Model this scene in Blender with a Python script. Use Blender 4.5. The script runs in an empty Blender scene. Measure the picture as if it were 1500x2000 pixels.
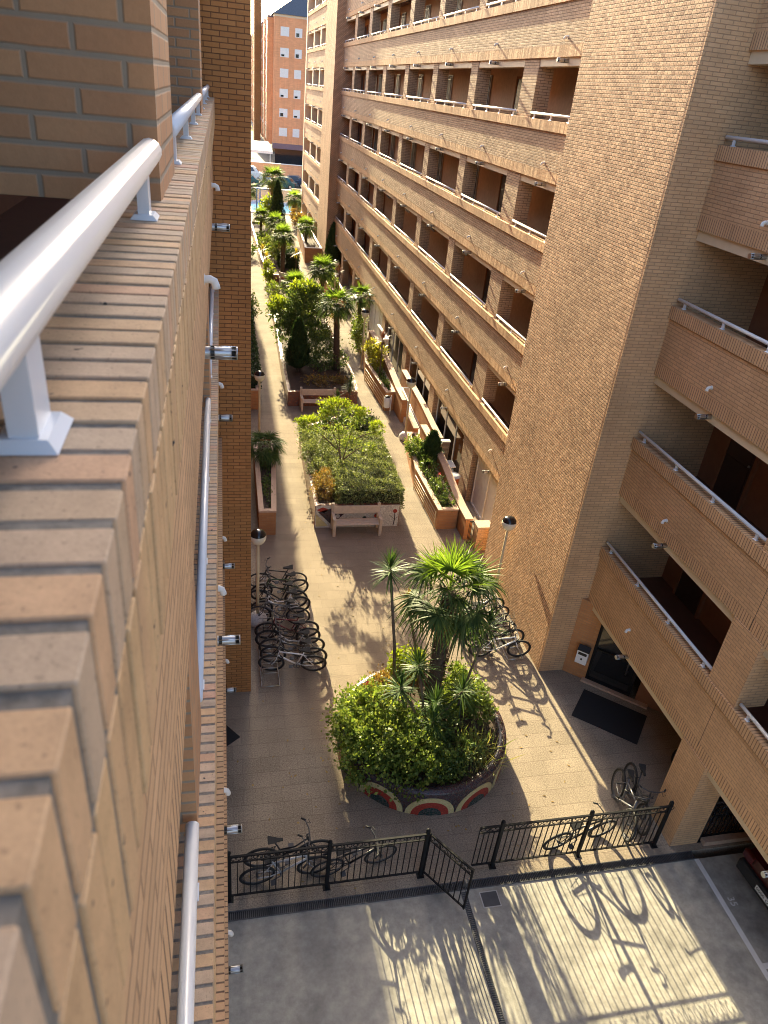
import bpy, math, random
import numpy as np
from mathutils import Vector, Matrix
R = math.radians
rnd = random.Random(7)
rng = np.random.default_rng(11)
scene = bpy.context.scene
C = scene.collection

# ------------------------------------------------------------------ camera
cam_d = bpy.data.cameras.new('camera')
cam = bpy.data.objects.new('camera', cam_d); C.objects.link(cam)
cam_d.sensor_fit = 'VERTICAL'; cam_d.sensor_height = 36.0
cam_d.lens = 36.0 * 1411.8 / 2000.0
cam_d.clip_start = 0.02; cam_d.clip_end = 3000
CAMR = ((0.97739443, 0.01789007, -0.21066579), (-0.19016234, 0.50987278, -0.83896843), (0.09240355, 0.86006377, 0.50174883))
cam.matrix_world = Matrix.Translation((0, 0, 13.0)) @ Matrix(CAMR).to_4x4()
cam_d.dof.use_dof = True; cam_d.dof.focus_distance = 18.0; cam_d.dof.aperture_fstop = 7.5
scene.camera = cam

# ------------------------------------------------------------------ light
SUN_DX, SUN_DZ = 0.045, 0.385          # sun stands over +Y, a little to -X
sun_dir = Vector((-SUN_DX, 1.0, SUN_DZ)).normalized()
elev = math.asin(sun_dir.z); azim = math.atan2(sun_dir.x, sun_dir.y)
world = bpy.data.worlds.new('World'); scene.world = world; world.use_nodes = True
wn = world.node_tree; bgn = wn.nodes['Background']
sky = wn.nodes.new('ShaderNodeTexSky'); sky.sky_type = 'NISHITA'; sky.sun_disc = False
sky.sun_elevation = elev; sky.sun_rotation = azim; sky.air_density = 0.8; sky.dust_density = 3.5; sky.ozone_density = 0.7
wn.links.new(sky.outputs[0], bgn.inputs[0]); bgn.inputs[1].default_value = 0.15
sl = bpy.data.lights.new('sun', 'SUN'); sl.energy = 5.0; sl.angle = R(0.5); sl.color = (1.0, 0.86, 0.52)
so = bpy.data.objects.new('sun', sl); C.objects.link(so)
so.rotation_euler = sun_dir.to_track_quat('Z', 'Y').to_euler(); so.location = (0, 60, 60)
vs = scene.view_settings; vs.view_transform = 'Standard'; vs.look = 'None'; vs.exposure = 2.0; vs.gamma = 1.0
scene.cycles.use_denoising = True
scene.cycles.filter_width = 1.0
scene.cycles.max_bounces = 8; scene.cycles.diffuse_bounces = 5; scene.cycles.transparent_max_bounces = 8

# ------------------------------------------------------------------ node helpers
class NT:
    def __init__(s, nt): s.nt = nt; s.N = nt.nodes; s.L = nt.links
    def put(s, sock, v):
        if isinstance(v, bpy.types.NodeSocket): s.L.new(v, sock)
        elif v is not None: sock.default_value = v
    def m(s, op, a, b=None, c=None, clamp=False):
        n = s.N.new('ShaderNodeMath'); n.operation = op; n.use_clamp = clamp
        s.put(n.inputs[0], a); s.put(n.inputs[1], b); s.put(n.inputs[2], c); return n.outputs[0]
    def vm(s, op, a, b=None, sc=None):
        n = s.N.new('ShaderNodeVectorMath'); n.operation = op
        s.put(n.inputs[0], a)
        if b is not None: s.put(n.inputs[1], b)
        if sc is not None: s.put(n.inputs['Scale'], sc)
        return n.outputs['Value'] if op in ('DOT_PRODUCT', 'LENGTH') else n.outputs[0]
    def mix(s, f, a, b, mode='MIX'):
        n = s.N.new('ShaderNodeMix'); n.data_type = 'RGBA'; n.blend_type = mode
        s.put(n.inputs[0], f); s.put(n.inputs[6], col4(a)); s.put(n.inputs[7], col4(b)); return n.outputs[2]
    def noise(s, vec, scale, detail=3, rough=.55):
        n = s.N.new('ShaderNodeTexNoise'); s.put(n.inputs['Vector'], vec)
        n.inputs['Scale'].default_value = scale; n.inputs['Detail'].default_value = detail; n.inputs['Roughness'].default_value = rough
        return n.outputs[0]
    def ramp(s, f, stops):
        n = s.N.new('ShaderNodeValToRGB'); s.put(n.inputs[0], f); e = n.color_ramp.elements
        while len(e) < len(stops): e.new(.5)
        for i, (p, c) in enumerate(stops): e[i].position = p; e[i].color = col4(c)
        return n.outputs[0]
    def rng(s, f, a, b, c=0., d=1.):
        n = s.N.new('ShaderNodeMapRange'); s.put(n.inputs[0], f)
        for i, v in enumerate((a, b, c, d)): n.inputs[1 + i].default_value = v
        return n.outputs[0]
    def sep(s, v):
        n = s.N.new('ShaderNodeSeparateXYZ'); s.put(n.inputs[0], v); return n.outputs
    def comb(s, x, y, z=0.):
        n = s.N.new('ShaderNodeCombineXYZ'); s.put(n.inputs[0], x); s.put(n.inputs[1], y); s.put(n.inputs[2], z); return n.outputs[0]
    def bump(s, h, strength, dist, normal=None):
        n = s.N.new('ShaderNodeBump'); s.put(n.inputs['Height'], h); n.inputs['Strength'].default_value = strength
        n.inputs['Distance'].default_value = dist
        if normal is not None: s.put(n.inputs['Normal'], normal)
        return n.outputs[0]
def col4(c):
    if isinstance(c, bpy.types.NodeSocket): return c
    return (c[0], c[1], c[2], 1.0) if len(c) == 3 else c
def newmat(name):
    m = bpy.data.materials.new(name); m.use_nodes = True
    t = NT(m.node_tree); p = t.N['Principled BSDF']; return m, t, p
def uvout(t):
    n = t.N.new('ShaderNodeUVMap'); n.uv_map = 'UVMap'; return n.outputs[0]
def pos(t): return t.N.new('ShaderNodeNewGeometry').outputs['Position']

def plain(name, c, rough=.6, metal=0., noise=.12, scale=6., bump=0., spec=.5):
    m, t, p = newmat(name)
    o = t.N.new('ShaderNodeTexCoord').outputs['Object']
    n = t.noise(o, scale, 4)
    v = t.rng(n, .25, .75, 1 - noise, 1 + noise)
    t.put(p.inputs['Base Color'], t.mix(1.0, c, t.comb(v, v, v), 'MULTIPLY'))
    p.inputs['Roughness'].default_value = rough; p.inputs['Metallic'].default_value = metal
    p.inputs['Specular IOR Level'].default_value = spec
    if bump: t.put(p.inputs['Normal'], t.bump(n, .4, bump))
    return m

def brick(name, c1, c2, mort, w=.245, h=.068, j=.011, off=.5, tilt=.0, tiltz=.0, bump=.006, rough=.85, stain=.16, swap=False, grain=.25, rub=0., vv=.06):
    """clay bricks from the metric UV map; each brick has its own tint and its own slight tilt"""
    m, t, p = newmat(name)
    uv = t.sep(uvout(t)); u, v = (uv[1], uv[0]) if swap else (uv[0], uv[1])
    vr = t.m('DIVIDE', v, h); row = t.m('FLOOR', vr)
    ur = t.m('ADD', t.m('DIVIDE', u, w), t.m('MULTIPLY', t.m('FLOORED_MODULO', row, 2.), off))
    wn_ = t.N.new('ShaderNodeTexWhiteNoise'); wn_.noise_dimensions = '3D'
    colu = t.m('FLOOR', ur); t.put(wn_.inputs['Vector'], t.comb(colu, row, 3.7))
    rc = t.sep(wn_.outputs['Color'])
    fu = t.m('SUBTRACT', ur, colu); fv = t.m('SUBTRACT', vr, row)
    du = t.m('MULTIPLY', t.m('MINIMUM', fu, t.m('SUBTRACT', 1., fu)), w)
    dv = t.m('MULTIPLY', t.m('MINIMUM', fv, t.m('SUBTRACT', 1., fv)), h)
    d = t.m('MINIMUM', du, dv)
    n1 = t.noise(pos(t), 60., 3); n2 = t.noise(pos(t), .55, 4); n3 = t.noise(pos(t), 9., 3)
    edge = t.m('ADD', d, t.m('MULTIPLY', t.m('SUBTRACT', n3, .5), j * .5))
    body = t.rng(edge, j * .35, j * .8)
    c = t.mix(rc[0], c1, c2)
    val = t.m('ADD', t.rng(rc[1], 0, 1, 1 - vv, 1 + vv), t.m('MULTIPLY', t.m('SUBTRACT', n1, .5), grain))
    c = t.mix(1., c, t.comb(val, val, val), 'MULTIPLY')
    stk = t.noise(t.comb(t.m('MULTIPLY', uv[0], 2.4), t.m('MULTIPLY', uv[1], .16)), 1.0, 4, .6)
    s = t.m('MULTIPLY', t.rng(n2, .3, .7, 1 - stain, 1 + stain * .6), t.rng(stk, .3, .7, .90, 1.05))
    c = t.mix(1., t.mix(body, mort, c), t.comb(s, s, s), 'MULTIPLY')
    t.put(p.inputs['Base Color'], c); p.inputs['Roughness'].default_value = rough
    p.inputs['Specular IOR Level'].default_value = .25
    g = t.N.new('ShaderNodeNewGeometry')
    nrm = None
    if tilt or rub:
        T = t.vm('CROSS_PRODUCT', (0, 0, 1), g.outputs['Normal'])
        lump = t.noise(pos(t), 130., 3)
        a = t.m('ADD', t.m('MULTIPLY', t.m('SUBTRACT', rc[2], .5), tilt), t.m('MULTIPLY', t.m('SUBTRACT', lump, .5), rub))
        wn2 = t.N.new('ShaderNodeTexWhiteNoise'); wn2.noise_dimensions = '3D'; t.put(wn2.inputs['Vector'], t.comb(colu, row, 9.1))
        b = t.m('MULTIPLY', t.m('SUBTRACT', wn2.outputs['Value'], .5), tiltz)
        nv = t.vm('ADD', g.outputs['Normal'], t.vm('SCALE', T, sc=a))
        nv = t.vm('ADD', nv, t.vm('SCALE', (0, 0, 1), sc=b))
        nrm = t.vm('NORMALIZE', nv)
    hgt = t.m('ADD', t.m('MULTIPLY', body, 1.), t.m('MULTIPLY', n1, .35))
    t.put(p.inputs['Normal'], t.bump(hgt, .7, bump, nrm))
    return m

def leafmat(name, stops, trans=.45, rough=.42, spec=.5):
    m, t, p = newmat(name)
    g = t.N.new('ShaderNodeNewGeometry')
    c = t.ramp(g.outputs['Random Per Island'], stops)
    n = t.noise(pos(t), 1.3, 2); v = t.rng(n, .3, .7, .75, 1.2)
    c = t.mix(1., c, t.comb(v, v, v), 'MULTIPLY')
    t.put(p.inputs['Base Color'], c); p.inputs['Roughness'].default_value = rough; p.inputs['Specular IOR Level'].default_value = spec
    tr = t.N.new('ShaderNodeBsdfTranslucent'); t.put(tr.inputs[0], t.mix(1., c, (1.25, 1.2, .6), 'MULTIPLY'))
    ms = t.N.new('ShaderNodeMixShader'); ms.inputs[0].default_value = trans
    t.L.new(p.outputs[0], ms.inputs[1]); t.L.new(tr.outputs[0], ms.inputs[2])
    t.L.new(ms.outputs[0], t.N['Material Output'].inputs[0])
    return m

M = {}
BA, BB, MO = (.65, .405, .225), (.62, .38, .205), (.40, .25, .145)
M['brick'] = brick('tan_brick', BA, BB, MO, tilt=.06, tiltz=.05, rub=.2)
M['brick_rough'] = brick('split_face_brick', (.63, .39, .235), (.58, .345, .20), (.20, .12, .07), w=.125, h=.07, j=.013, tilt=.13, tiltz=.10, bump=.009, stain=.16, rub=2.3, vv=.07)
M['brick_band'] = brick('rough_band_brick', (.52, .35, .225), (.475, .31, .19), (.19, .125, .08), w=.245, h=.07, j=.012, tilt=.10, tiltz=.06, bump=.008, stain=.12, rub=1.9, vv=.06)
M['soldier'] = brick('soldier_brick', BA, BB, (.20, .125, .08), w=.068, h=50., j=.012, off=0., tilt=.18, tiltz=.05, bump=.006, rub=1.6, vv=.05)
M['brick_dark'] = brick('brown_brick', (.52, .23, .08), (.46, .195, .065), (.20, .09, .04), w=.245, h=.074, j=.012, tilt=.04, stain=.1)
M['brick_gray_joint'] = brick('brown_brick_with_grey_joints', (.54, .295, .15), (.47, .245, .125), (.33, .265, .195), w=.25, h=.0735, j=.013, stain=.06, grain=.2, bump=.004)
M['brick_orange'] = brick('orange_brick', (.50, .24, .10), (.44, .20, .085), (.38, .22, .12), w=.245, h=.07, j=.01)
M['brick_pink'] = brick('salmon_brick', (.78, .37, .18), (.74, .34, .165), (.70, .36, .20), w=.5, h=.14, j=.02, stain=.06)
M['coping_brick'] = None
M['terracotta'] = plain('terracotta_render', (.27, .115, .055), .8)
M['cream'] = plain('cream_render', (.66, .53, .36), .7, noise=.05)
M['white'] = plain('white_paint', (.68, .70, .73), .3, noise=.03, spec=.5)
M['white_matt'] = plain('white_render', (.74, .72, .68), .7, noise=.08)
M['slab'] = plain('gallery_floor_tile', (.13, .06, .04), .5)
M['chrome'] = plain('steel_pipe', (.48, .50, .52), .34, metal=1., noise=.06)
M['black'] = plain('black_iron', (.010, .010, .011), .6, noise=.2, spec=.2)
M['rubber'] = plain('black_rubber', (.018, .018, .019), .75, noise=.2)
M['silver'] = plain('brushed_metal', (.5, .5, .5), .35, metal=.9)
M['glass_dark'] = plain('dark_glass', (.018, .018, .02), .06, noise=.0, spec=.8)
M['door'] = plain('dark_wood_door', (.06, .032, .022), .45)
M['wood_pale'] = plain('pale_painted_wood', (.60, .49, .38), .6, noise=.14, scale=14)
M['soil'] = plain('planting_soil', (.075, .05, .035), .95, noise=.4, scale=18, bump=.03)
M['bark'] = plain('brown_bark', (.13, .09, .06), .9, noise=.4, scale=26, bump=.02)
M['palmbark'] = plain('fibrous_palm_bark', (.085, .055, .038), .95, noise=.5, scale=34, bump=.03)
M['slate'] = plain('slate_roof', (.09, .10, .12), .6, noise=.2)
M['mat'] = plain('black_doormat', (.016, .016, .018), .9, noise=.25, scale=60)
M['lampcream'] = plain('cream_lamp_paint', (.62, .50, .30), .4, noise=.05)
M['orange'] = plain('orange_plastic', (.75, .16, .03), .4)
M['blue'] = plain('blue_paint', (.04, .12, .42), .4)
M['water'] = plain('pool_water', (.10, .36, .62), .05, noise=.1)
M['red_car'] = plain('dark_red_paint', (.05, .004, .005), .25)
M['teal_car'] = plain('dark_teal_paint', (.02, .09, .10), .2)
M['navy_car'] = plain('dark_blue_paint', (.03, .05, .09), .2)
M['white_car'] = plain('white_car_paint', (.75, .76, .76), .2)
M['awning'] = plain('white_awning', (.82, .80, .72), .8)
M['plum'] = plain('plum_fascia', (.20, .13, .15), .6)
M['yellow'] = plain('yellow_paint', (.6, .4, .03), .4)
M['ink'] = plain('black_ink', (.01, .01, .01), .5)
M['plate'] = plain('white_plate', (.75, .75, .72), .3)
M['stone'] = plain('white_mosaic_stone', (.68, .66, .62), .5, noise=.25, scale=24)

def mosaic(name, c1, c2, c3, scale=16., grout=(.10, .09, .085), rough=.22):
    m, t, p = newmat(name)
    o = pos(t)
    v = t.N.new('ShaderNodeTexVoronoi'); v.feature = 'DISTANCE_TO_EDGE'; v.inputs['Scale'].default_value = scale; t.put(v.inputs['Vector'], o)
    w = t.N.new('ShaderNodeTexVoronoi'); w.inputs['Scale'].default_value = scale; t.put(w.inputs['Vector'], o)
    rc = t.sep(w.outputs['Color'])
    c = t.ramp(rc[0], [(0, c1), (.5, c2), (1, c3)])
    body = t.rng(v.outputs['Distance'], .03, .09)
    t.put(p.inputs['Base Color'], t.mix(body, grout, c)); p.inputs['Roughness'].default_value = rough
    t.put(p.inputs['Normal'], t.bump(body, .5, .004))
    return m
M['mosaic_dark'] = mosaic('dark_mosaic', (.022, .02, .026), (.07, .02, .022), (.02, .022, .04), 26.)
M['mosaic_cream'] = mosaic('cream_mosaic', (.66, .55, .26), (.60, .48, .22), (.70, .60, .34), 40., (.42, .36, .2))
M['mosaic_red'] = mosaic('red_mosaic', (.42, .045, .03), (.34, .035, .025), (.5, .07, .04), 40., (.2, .04, .03))
M['mosaic_green'] = mosaic('dark_green_mosaic', (.015, .04, .03), (.02, .05, .05), (.01, .03, .02))
M['mosaic_white'] = mosaic('white_mosaic', (.68, .63, .54), (.58, .53, .46), (.74, .70, .62), scale=14, grout=(.42, .39, .34))
M['mosaic_rust'] = mosaic('rust_mosaic', (.30, .10, .06), (.22, .075, .045), (.35, .15, .08), scale=13)

def paving():
    m, t, p = newmat('speckled_paving')
    o = pos(t); s = t.sep(o)
    n1 = t.m('ADD', t.m('MULTIPLY', t.noise(o, 85., 2, .7), .5), t.m('MULTIPLY', t.noise(o, 34., 3, .75), .5)); n2 = t.noise(o, .8, 4); n3 = t.noise(o, 30., 2)
    wn_ = t.N.new('ShaderNodeTexWhiteNoise'); wn_.noise_dimensions = '2D'
    ty = t.m('FLOOR', t.m('DIVIDE', s[1], .40)); tx = t.m('FLOOR', t.m('ADD', t.m('DIVIDE', s[0], .40), t.m('MULTIPLY', t.m('FLOORED_MODULO', ty, 2.), .5)))
    t.put(wn_.inputs['Vector'], t.comb(tx, ty))
    fy = t.m('FRACT', t.m('DIVIDE', s[1], .40)); fx = t.m('FRACT', t.m('ADD', t.m('DIVIDE', s[0], .40), t.m('MULTIPLY', t.m('FLOORED_MODULO', ty, 2.), .5)))
    ey = t.m('MINIMUM', fy, t.m('SUBTRACT', 1., fy)); ex = t.m('MINIMUM', fx, t.m('SUBTRACT', 1., fx))
    line = t.m('MINIMUM', t.rng(ey, .010, .030), t.rng(ex, .006, .022, .25, 1.))
    c = t.ramp(n1, [(.36, (.08, .063, .053)), (.46, (.265, .215, .165)), (.56, (.37, .305, .23)), (.66, (.55, .46, .365))])
    v = t.m('MULTIPLY', t.rng(wn_.outputs['Value'], 0, 1, .93, 1.05), t.rng(n2, .3, .7, .80, 1.08))
    c = t.mix(1., c, t.comb(v, v, v), 'MULTIPLY')
    c = t.mix(line, t.mix(.45, (.165, .125, .095), c), c)
    t.put(p.inputs['Base Color'], c); p.inputs['Roughness'].default_value = .9; p.inputs['Specular IOR Level'].default_value = .1
    t.put(p.inputs['Normal'], t.bump(t.m('ADD', t.m('MULTIPLY', n3, .3), line), .35, .004))
    return m
M['paving'] = paving()
def concrete():
    m, t, p = newmat('stained_concrete')
    o = pos(t); a = t.noise(o, 1.1, 6, .62); b = t.noise(o, 5., 5, .7); g = t.noise(o, 70., 2)
    c = t.ramp(a, [(.30, (.25, .235, .205)), (.5, (.39, .365, .31)), (.7, (.50, .465, .385))])
    v = t.m('MULTIPLY', t.rng(b, .3, .72, .66, 1.12), t.rng(g, .3, .7, .94, 1.05))
    t.put(p.inputs['Base Color'], t.mix(1., c, t.comb(v, v, v), 'MULTIPLY'))
    t.put(p.inputs['Roughness'], t.rng(b, .3, .7, .45, .7)); t.put(p.inputs['Normal'], t.bump(g, .2, .003))
    return m
M['concrete'] = concrete()
M['asphalt'] = plain('asphalt', (.08, .08, .08), .9, noise=.2, scale=2)
M['earth'] = plain('bare_earth', (.16, .13, .10), .95, noise=.3, scale=.4)
M['clay_tile'] = plain('clay_coping', (.50, .34, .24), .7, noise=.15, scale=20)

def near_brick(name, stops):
    m, t, p = newmat(name)
    g = t.N.new('ShaderNodeNewGeometry'); o = pos(t)
    c = t.ramp(g.outputs['Random Per Island'], stops)
    n = t.noise(o, 14., 4, .65); f = t.noise(o, 240., 2); sp = t.noise(o, 38., 2, .4)
    pit = t.noise(o, 150., 2, .5); v = t.m('MULTIPLY', t.m('MULTIPLY', t.rng(n, .3, .7, .82, 1.1), t.rng(f, .3, .7, .93, 1.05)), t.rng(pit, .64, .70, 1., .72))
    c = t.mix(1., c, t.comb(v, v, v), 'MULTIPLY')
    c = t.mix(t.rng(sp, .73, .76), c, (.06, .05, .045))
    t.put(p.inputs['Base Color'], c); p.inputs['Roughness'].default_value = .75; p.inputs['Specular IOR Level'].default_value = .3
    t.put(p.inputs['Normal'], t.bump(t.m('ADD', n, t.m('MULTIPLY', f, .4)), .3, .003)); return m
M['coping_brick'] = near_brick('coping_brick', [(0, (.57, .40, .265)), (.35, (.50, .365, .25)), (.65, (.62, .39, .21)), (1, (.58, .335, .225))])
M['face_brick'] = near_brick('tan_face_brick', [(0, (.58, .36, .185)), (.5, (.61, .39, .20)), (1, (.56, .34, .185))])
M['mortar'] = plain('grey_mortar', (.22, .19, .155), .95, noise=.35, scale=60, bump=.006)

G = lambda a, b, c: [(0, a), (.5, b), (1, c)]
M['leaf_palm'] = leafmat('palm_leaf', G((.035, .07, .022), (.07, .12, .035), (.14, .19, .06)), .35, .55, .22)
M['leaf_palm_bright'] = leafmat('young_palm_leaf', G((.13, .23, .03), (.18, .29, .04), (.23, .33, .06)), .5, .5, .25)
M['leaf_dead'] = leafmat('dry_palm_leaf', G((0.280, 0.200, 0.080), (0.350, 0.220, 0.060), (0.220, 0.150, 0.070)), .3, .7)
M['leaf_yellow'] = leafmat('yellow_leaf', G((0.450, 0.300, 0.030), (0.380, 0.300, 0.040), (0.300, 0.280, 0.040)), .5)
M['leaf_yucca'] = leafmat('yucca_leaf', G((.035, .075, .028), (.06, .115, .035), (.11, .17, .05)), .28, .5, .22)
M['leaf_shrub'] = leafmat('shrub_leaf', G((.085, .14, .03), (.18, .255, .05), (.33, .38, .09)), .4, .5, .3)
M['leaf_hedge'] = leafmat('hedge_leaf', G((.085, .125, .045), (.22, .265, .10), (.38, .42, .20)), .25, .5, .3)
M['leaf_dark'] = leafmat('conifer_leaf', G((0.021, 0.046, 0.016), (0.033, 0.065, 0.021), (0.052, 0.091, 0.026)), .15, .6, .3)
M['leaf_glossy'] = leafmat('glossy_leaf', G((.05, .095, .03), (.115, .175, .045), (.22, .28, .09)), .35, .4, .35)
M['leaf_lime'] = leafmat('lime_leaf', G((.17, .25, .02), (.26, .34, .03), (.36, .40, .05)), .5, .5, .3)
M['leaf_red'] = leafmat('purple_leaf', G((0.117, 0.039, 0.036), (0.169, 0.058, 0.046), (0.104, 0.065, 0.039)), .3, .35)
M['leaf_grass'] = leafmat('grass_leaf', G((0.130, 0.195, 0.052), (0.260, 0.273, 0.091), (0.390, 0.351, 0.130)), .4, .5)
M['leaf_brown'] = leafmat('rusty_leaf', G((0.208, 0.143, 0.046), (0.286, 0.156, 0.052), (0.169, 0.169, 0.039)), .4, .5)
M['petal'] = plain('red_petal', (.6, .03, .03), .5)
M['petal_white'] = plain('white_petal', (.75, .75, .70), .5)

# ------------------------------------------------------------------ mesh builder
class MB:
    def __init__(s): s.v = []; s.f = []; s.sm = []; s.uvlen = None
    def face(s, pts, smooth=False):
        i = len(s.v); s.v += [tuple(p) for p in pts]; s.f.append(tuple(range(i, i + len(pts)))); s.sm.append(smooth)
    def box(s, x0, y0, z0, x1, y1, z1):
        i = len(s.v)
        s.v += [(x0, y0, z0), (x1, y0, z0), (x1, y1, z0), (x0, y1, z0), (x0, y0, z1), (x1, y0, z1), (x1, y1, z1), (x0, y1, z1)]
        for q in ((0, 3, 2, 1), (4, 5, 6, 7), (0, 1, 5, 4), (1, 2, 6, 5), (2, 3, 7, 6), (3, 0, 4, 7)):
            s.f.append(tuple(i + k for k in q)); s.sm.append(False)
        return s
    def cbox(s, x0, y0, z0, x1, y1, z1, c=.006):
        """box with chamfered edges all round"""
        i = len(s.v); cs = []
        for z, ins in ((z0, c), (z0 + c, 0), (z1 - c, 0), (z1, c)):
            k = len(s.v); xa, xb, ya, yb = x0 + ins, x1 - ins, y0 + ins, y1 - ins; d = c if ins == 0 else c * .6
            s.v += [(xa + d, ya, z), (xb - d, ya, z), (xb, ya + d, z), (xb, yb - d, z), (xb - d, yb, z), (xa + d, yb, z), (xa, yb - d, z), (xa, ya + d, z)]
            cs.append(k)
        s.f.append(tuple(cs[0] + k for k in range(7, -1, -1))); s.sm.append(False)
        s.f.append(tuple(cs[3] + k for k in range(8))); s.sm.append(False)
        for a, b in zip(cs, cs[1:]):
            for k in range(8):
                s.f.append((a + k, a + (k + 1) % 8, b + (k + 1) % 8, b + k)); s.sm.append(False)
        return s
    def prism(s, poly, z0, z1):
        n = len(poly); i = len(s.v)
        s.v += [(x, y, z0) for x, y in poly] + [(x, y, z1) for x, y in poly]
        s.f.append(tuple(range(i + n - 1, i - 1, -1))); s.sm.append(False)
        s.f.append(tuple(range(i + n, i + 2 * n))); s.sm.append(False)
        for k in range(n):
            s.f.append((i + k, i + (k + 1) % n, i + n + (k + 1) % n, i + n + k)); s.sm.append(False)
        return s
    def tube(s, pts, r, n=8, cap=True):
        pts = [Vector(p) for p in pts]; rs = r if isinstance(r, (list, tuple)) else [r] * len(pts)
        rings = []; prev = None
        for k, p in enumerate(pts):
            d = (pts[min(k + 1, len(pts) - 1)] - pts[max(k - 1, 0)]).normalized()
            a = prev if prev is not None else (Vector((0, 0, 1)) if abs(d.z) < .9 else Vector((1, 0, 0)))
            a = (a - d * a.dot(d)).normalized(); prev = a; b = d.cross(a)
            i = len(s.v); rings.append(i)
            for q in range(n):
                t = 2 * math.pi * q / n; s.v.append(tuple(p + (a * math.cos(t) + b * math.sin(t)) * rs[k]))
        for a, b in zip(rings, rings[1:]):
            for q in range(n):
                s.f.append((a + q, a + (q + 1) % n, b + (q + 1) % n, b + q)); s.sm.append(True)
        if cap:
            s.f.append(tuple(rings[0] + q for q in range(n - 1, -1, -1))); s.sm.append(False)
            s.f.append(tuple(rings[-1] + q for q in range(n))); s.sm.append(False)
        return s
    def lathe(s, prof, c=(0, 0, 0), n=20, cap=True):
        rings = []
        for r, z in prof:
            i = len(s.v); rings.append(i)
            for q in range(n):
                t = 2 * math.pi * q / n; s.v.append((c[0] + r * math.cos(t), c[1] + r * math.sin(t), c[2] + z))
        for a, b in zip(rings, rings[1:]):
            for q in range(n):
                s.f.append((a + q, a + (q + 1) % n, b + (q + 1) % n, b + q)); s.sm.append(True)
        if cap:
            s.f.append(tuple(rings[0] + q for q in range(n - 1, -1, -1))); s.sm.append(False)
            s.f.append(tuple(rings[-1] + q for q in range(n))); s.sm.append(False)
        return s
    def torus(s, c, ax, R_, r, n=24, m=8):
        ax = Vector(ax).normalized(); a = Vector((0, 0, 1)) if abs(ax.z) < .9 else Vector((1, 0, 0)); a = (a - ax * a.dot(ax)).normalized(); b = ax.cross(a); c = Vector(c); i = len(s.v)
        for k in range(n):
            t = 2 * math.pi * k / n; d = a * math.cos(t) + b * math.sin(t)
            for q in range(m):
                u = 2 * math.pi * q / m; s.v.append(tuple(c + d * (R_ + r * math.cos(u)) + ax * (r * math.sin(u))))
        for k in range(n):
            for q in range(m):
                s.f.append((i + k * m + q, i + ((k + 1) % n) * m + q, i + ((k + 1) % n) * m + (q + 1) % m, i + k * m + (q + 1) % m)); s.sm.append(True)
        return s
    def mesh(s, name):
        me = bpy.data.meshes.new(name); me.from_pydata(s.v, [], s.f)
        me.polygons.foreach_set('use_smooth', s.sm)
        uvl = me.uv_layers.new(name='UVMap'); co = np.array(s.v, dtype=np.float64)
        uv = np.zeros((len(me.loops), 2))
        for p in me.polygons:
            nx, ny, nz = p.normal
            for li in p.loop_indices:
                x, y, z = co[me.loops[li].vertex_index]
                if s.uvlen == 'y': uv[li] = (y, z if abs(nz) < .7 else x)
                elif s.uvlen == 'x': uv[li] = (x, z if abs(nz) < .7 else y)
                elif abs(nz) > .7: uv[li] = (x, y)
                else:
                    l = math.hypot(nx, ny); uv[li] = ((-ny * x + nx * y) / l, z)
        uvl.data.foreach_set('uv', uv.ravel()); me.update(); return me
    def build(s, name, mat, parent=None, loc=None):
        me = s.mesh(name); me.materials.append(M[mat] if isinstance(mat, str) else mat)
        o = bpy.data.objects.new(name, me); C.objects.link(o)
        if parent is not None: o.parent = parent
        if loc is not None: o.location = loc
        return o
def B(*a): return MB().box(*a)

def quads_obj(name, V, F, mat, parent=None):
    me = bpy.data.meshes.new(name)
    V = np.asarray(V, dtype=np.float32); F = np.asarray(F, dtype=np.int32)
    me.vertices.add(len(V)); me.vertices.foreach_set('co', V.ravel())
    me.loops.add(F.size); me.loops.foreach_set('vertex_index', F.ravel())
    me.polygons.add(len(F)); me.polygons.foreach_set('loop_start', np.arange(len(F), dtype=np.int32) * 4)
    me.update(calc_edges=True); me.materials.append(M[mat])
    o = bpy.data.objects.new(name, me); C.objects.link(o)
    if parent is not None: o.parent = parent
    return o

def tag(o, label, cat, group=None):
    o['label'] = label; o['category'] = cat
    if group: o['group'] = group
    return o
def thing(name, label, cat, loc=(0, 0, 0), rz=0., group=None):
    o = bpy.data.objects.new(name, None); C.objects.link(o); o.empty_display_size = .2
    o.location = loc; o.rotation_euler = (0, 0, rz); return tag(o, label, cat, group)
def struct(name, mb, mat):
    o = mb.build(name, mat); o['kind'] = 'structure'; return o
def children(o): return [c for c in bpy.data.objects if c.parent is o]
def copy_tree(o, parent=None, kids=None):
    c = o.copy(); C.objects.link(c)
    if parent is not None: c.parent = parent
    for ch in (children(o) if kids is None else kids): copy_tree(ch, c)
    return c

# ------------------------------------------------------------------ ground
struct('ground', B(-400, -120, -.62, 400, 900, -.50), 'earth')
struct('paving', B(-9, 7.80, -.45, 16, 97.0, 0), 'paving')
struct('driveway', B(-9, -40, -.45, 16, 7.62, -.015), 'concrete')
struct('street', B(-120, 97.02, -.45, 160, 230, -.05), 'asphalt')
struct('pavement', B(-120, 118.2, -.4, 160, 121.0, .08), 'white_matt')

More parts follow.
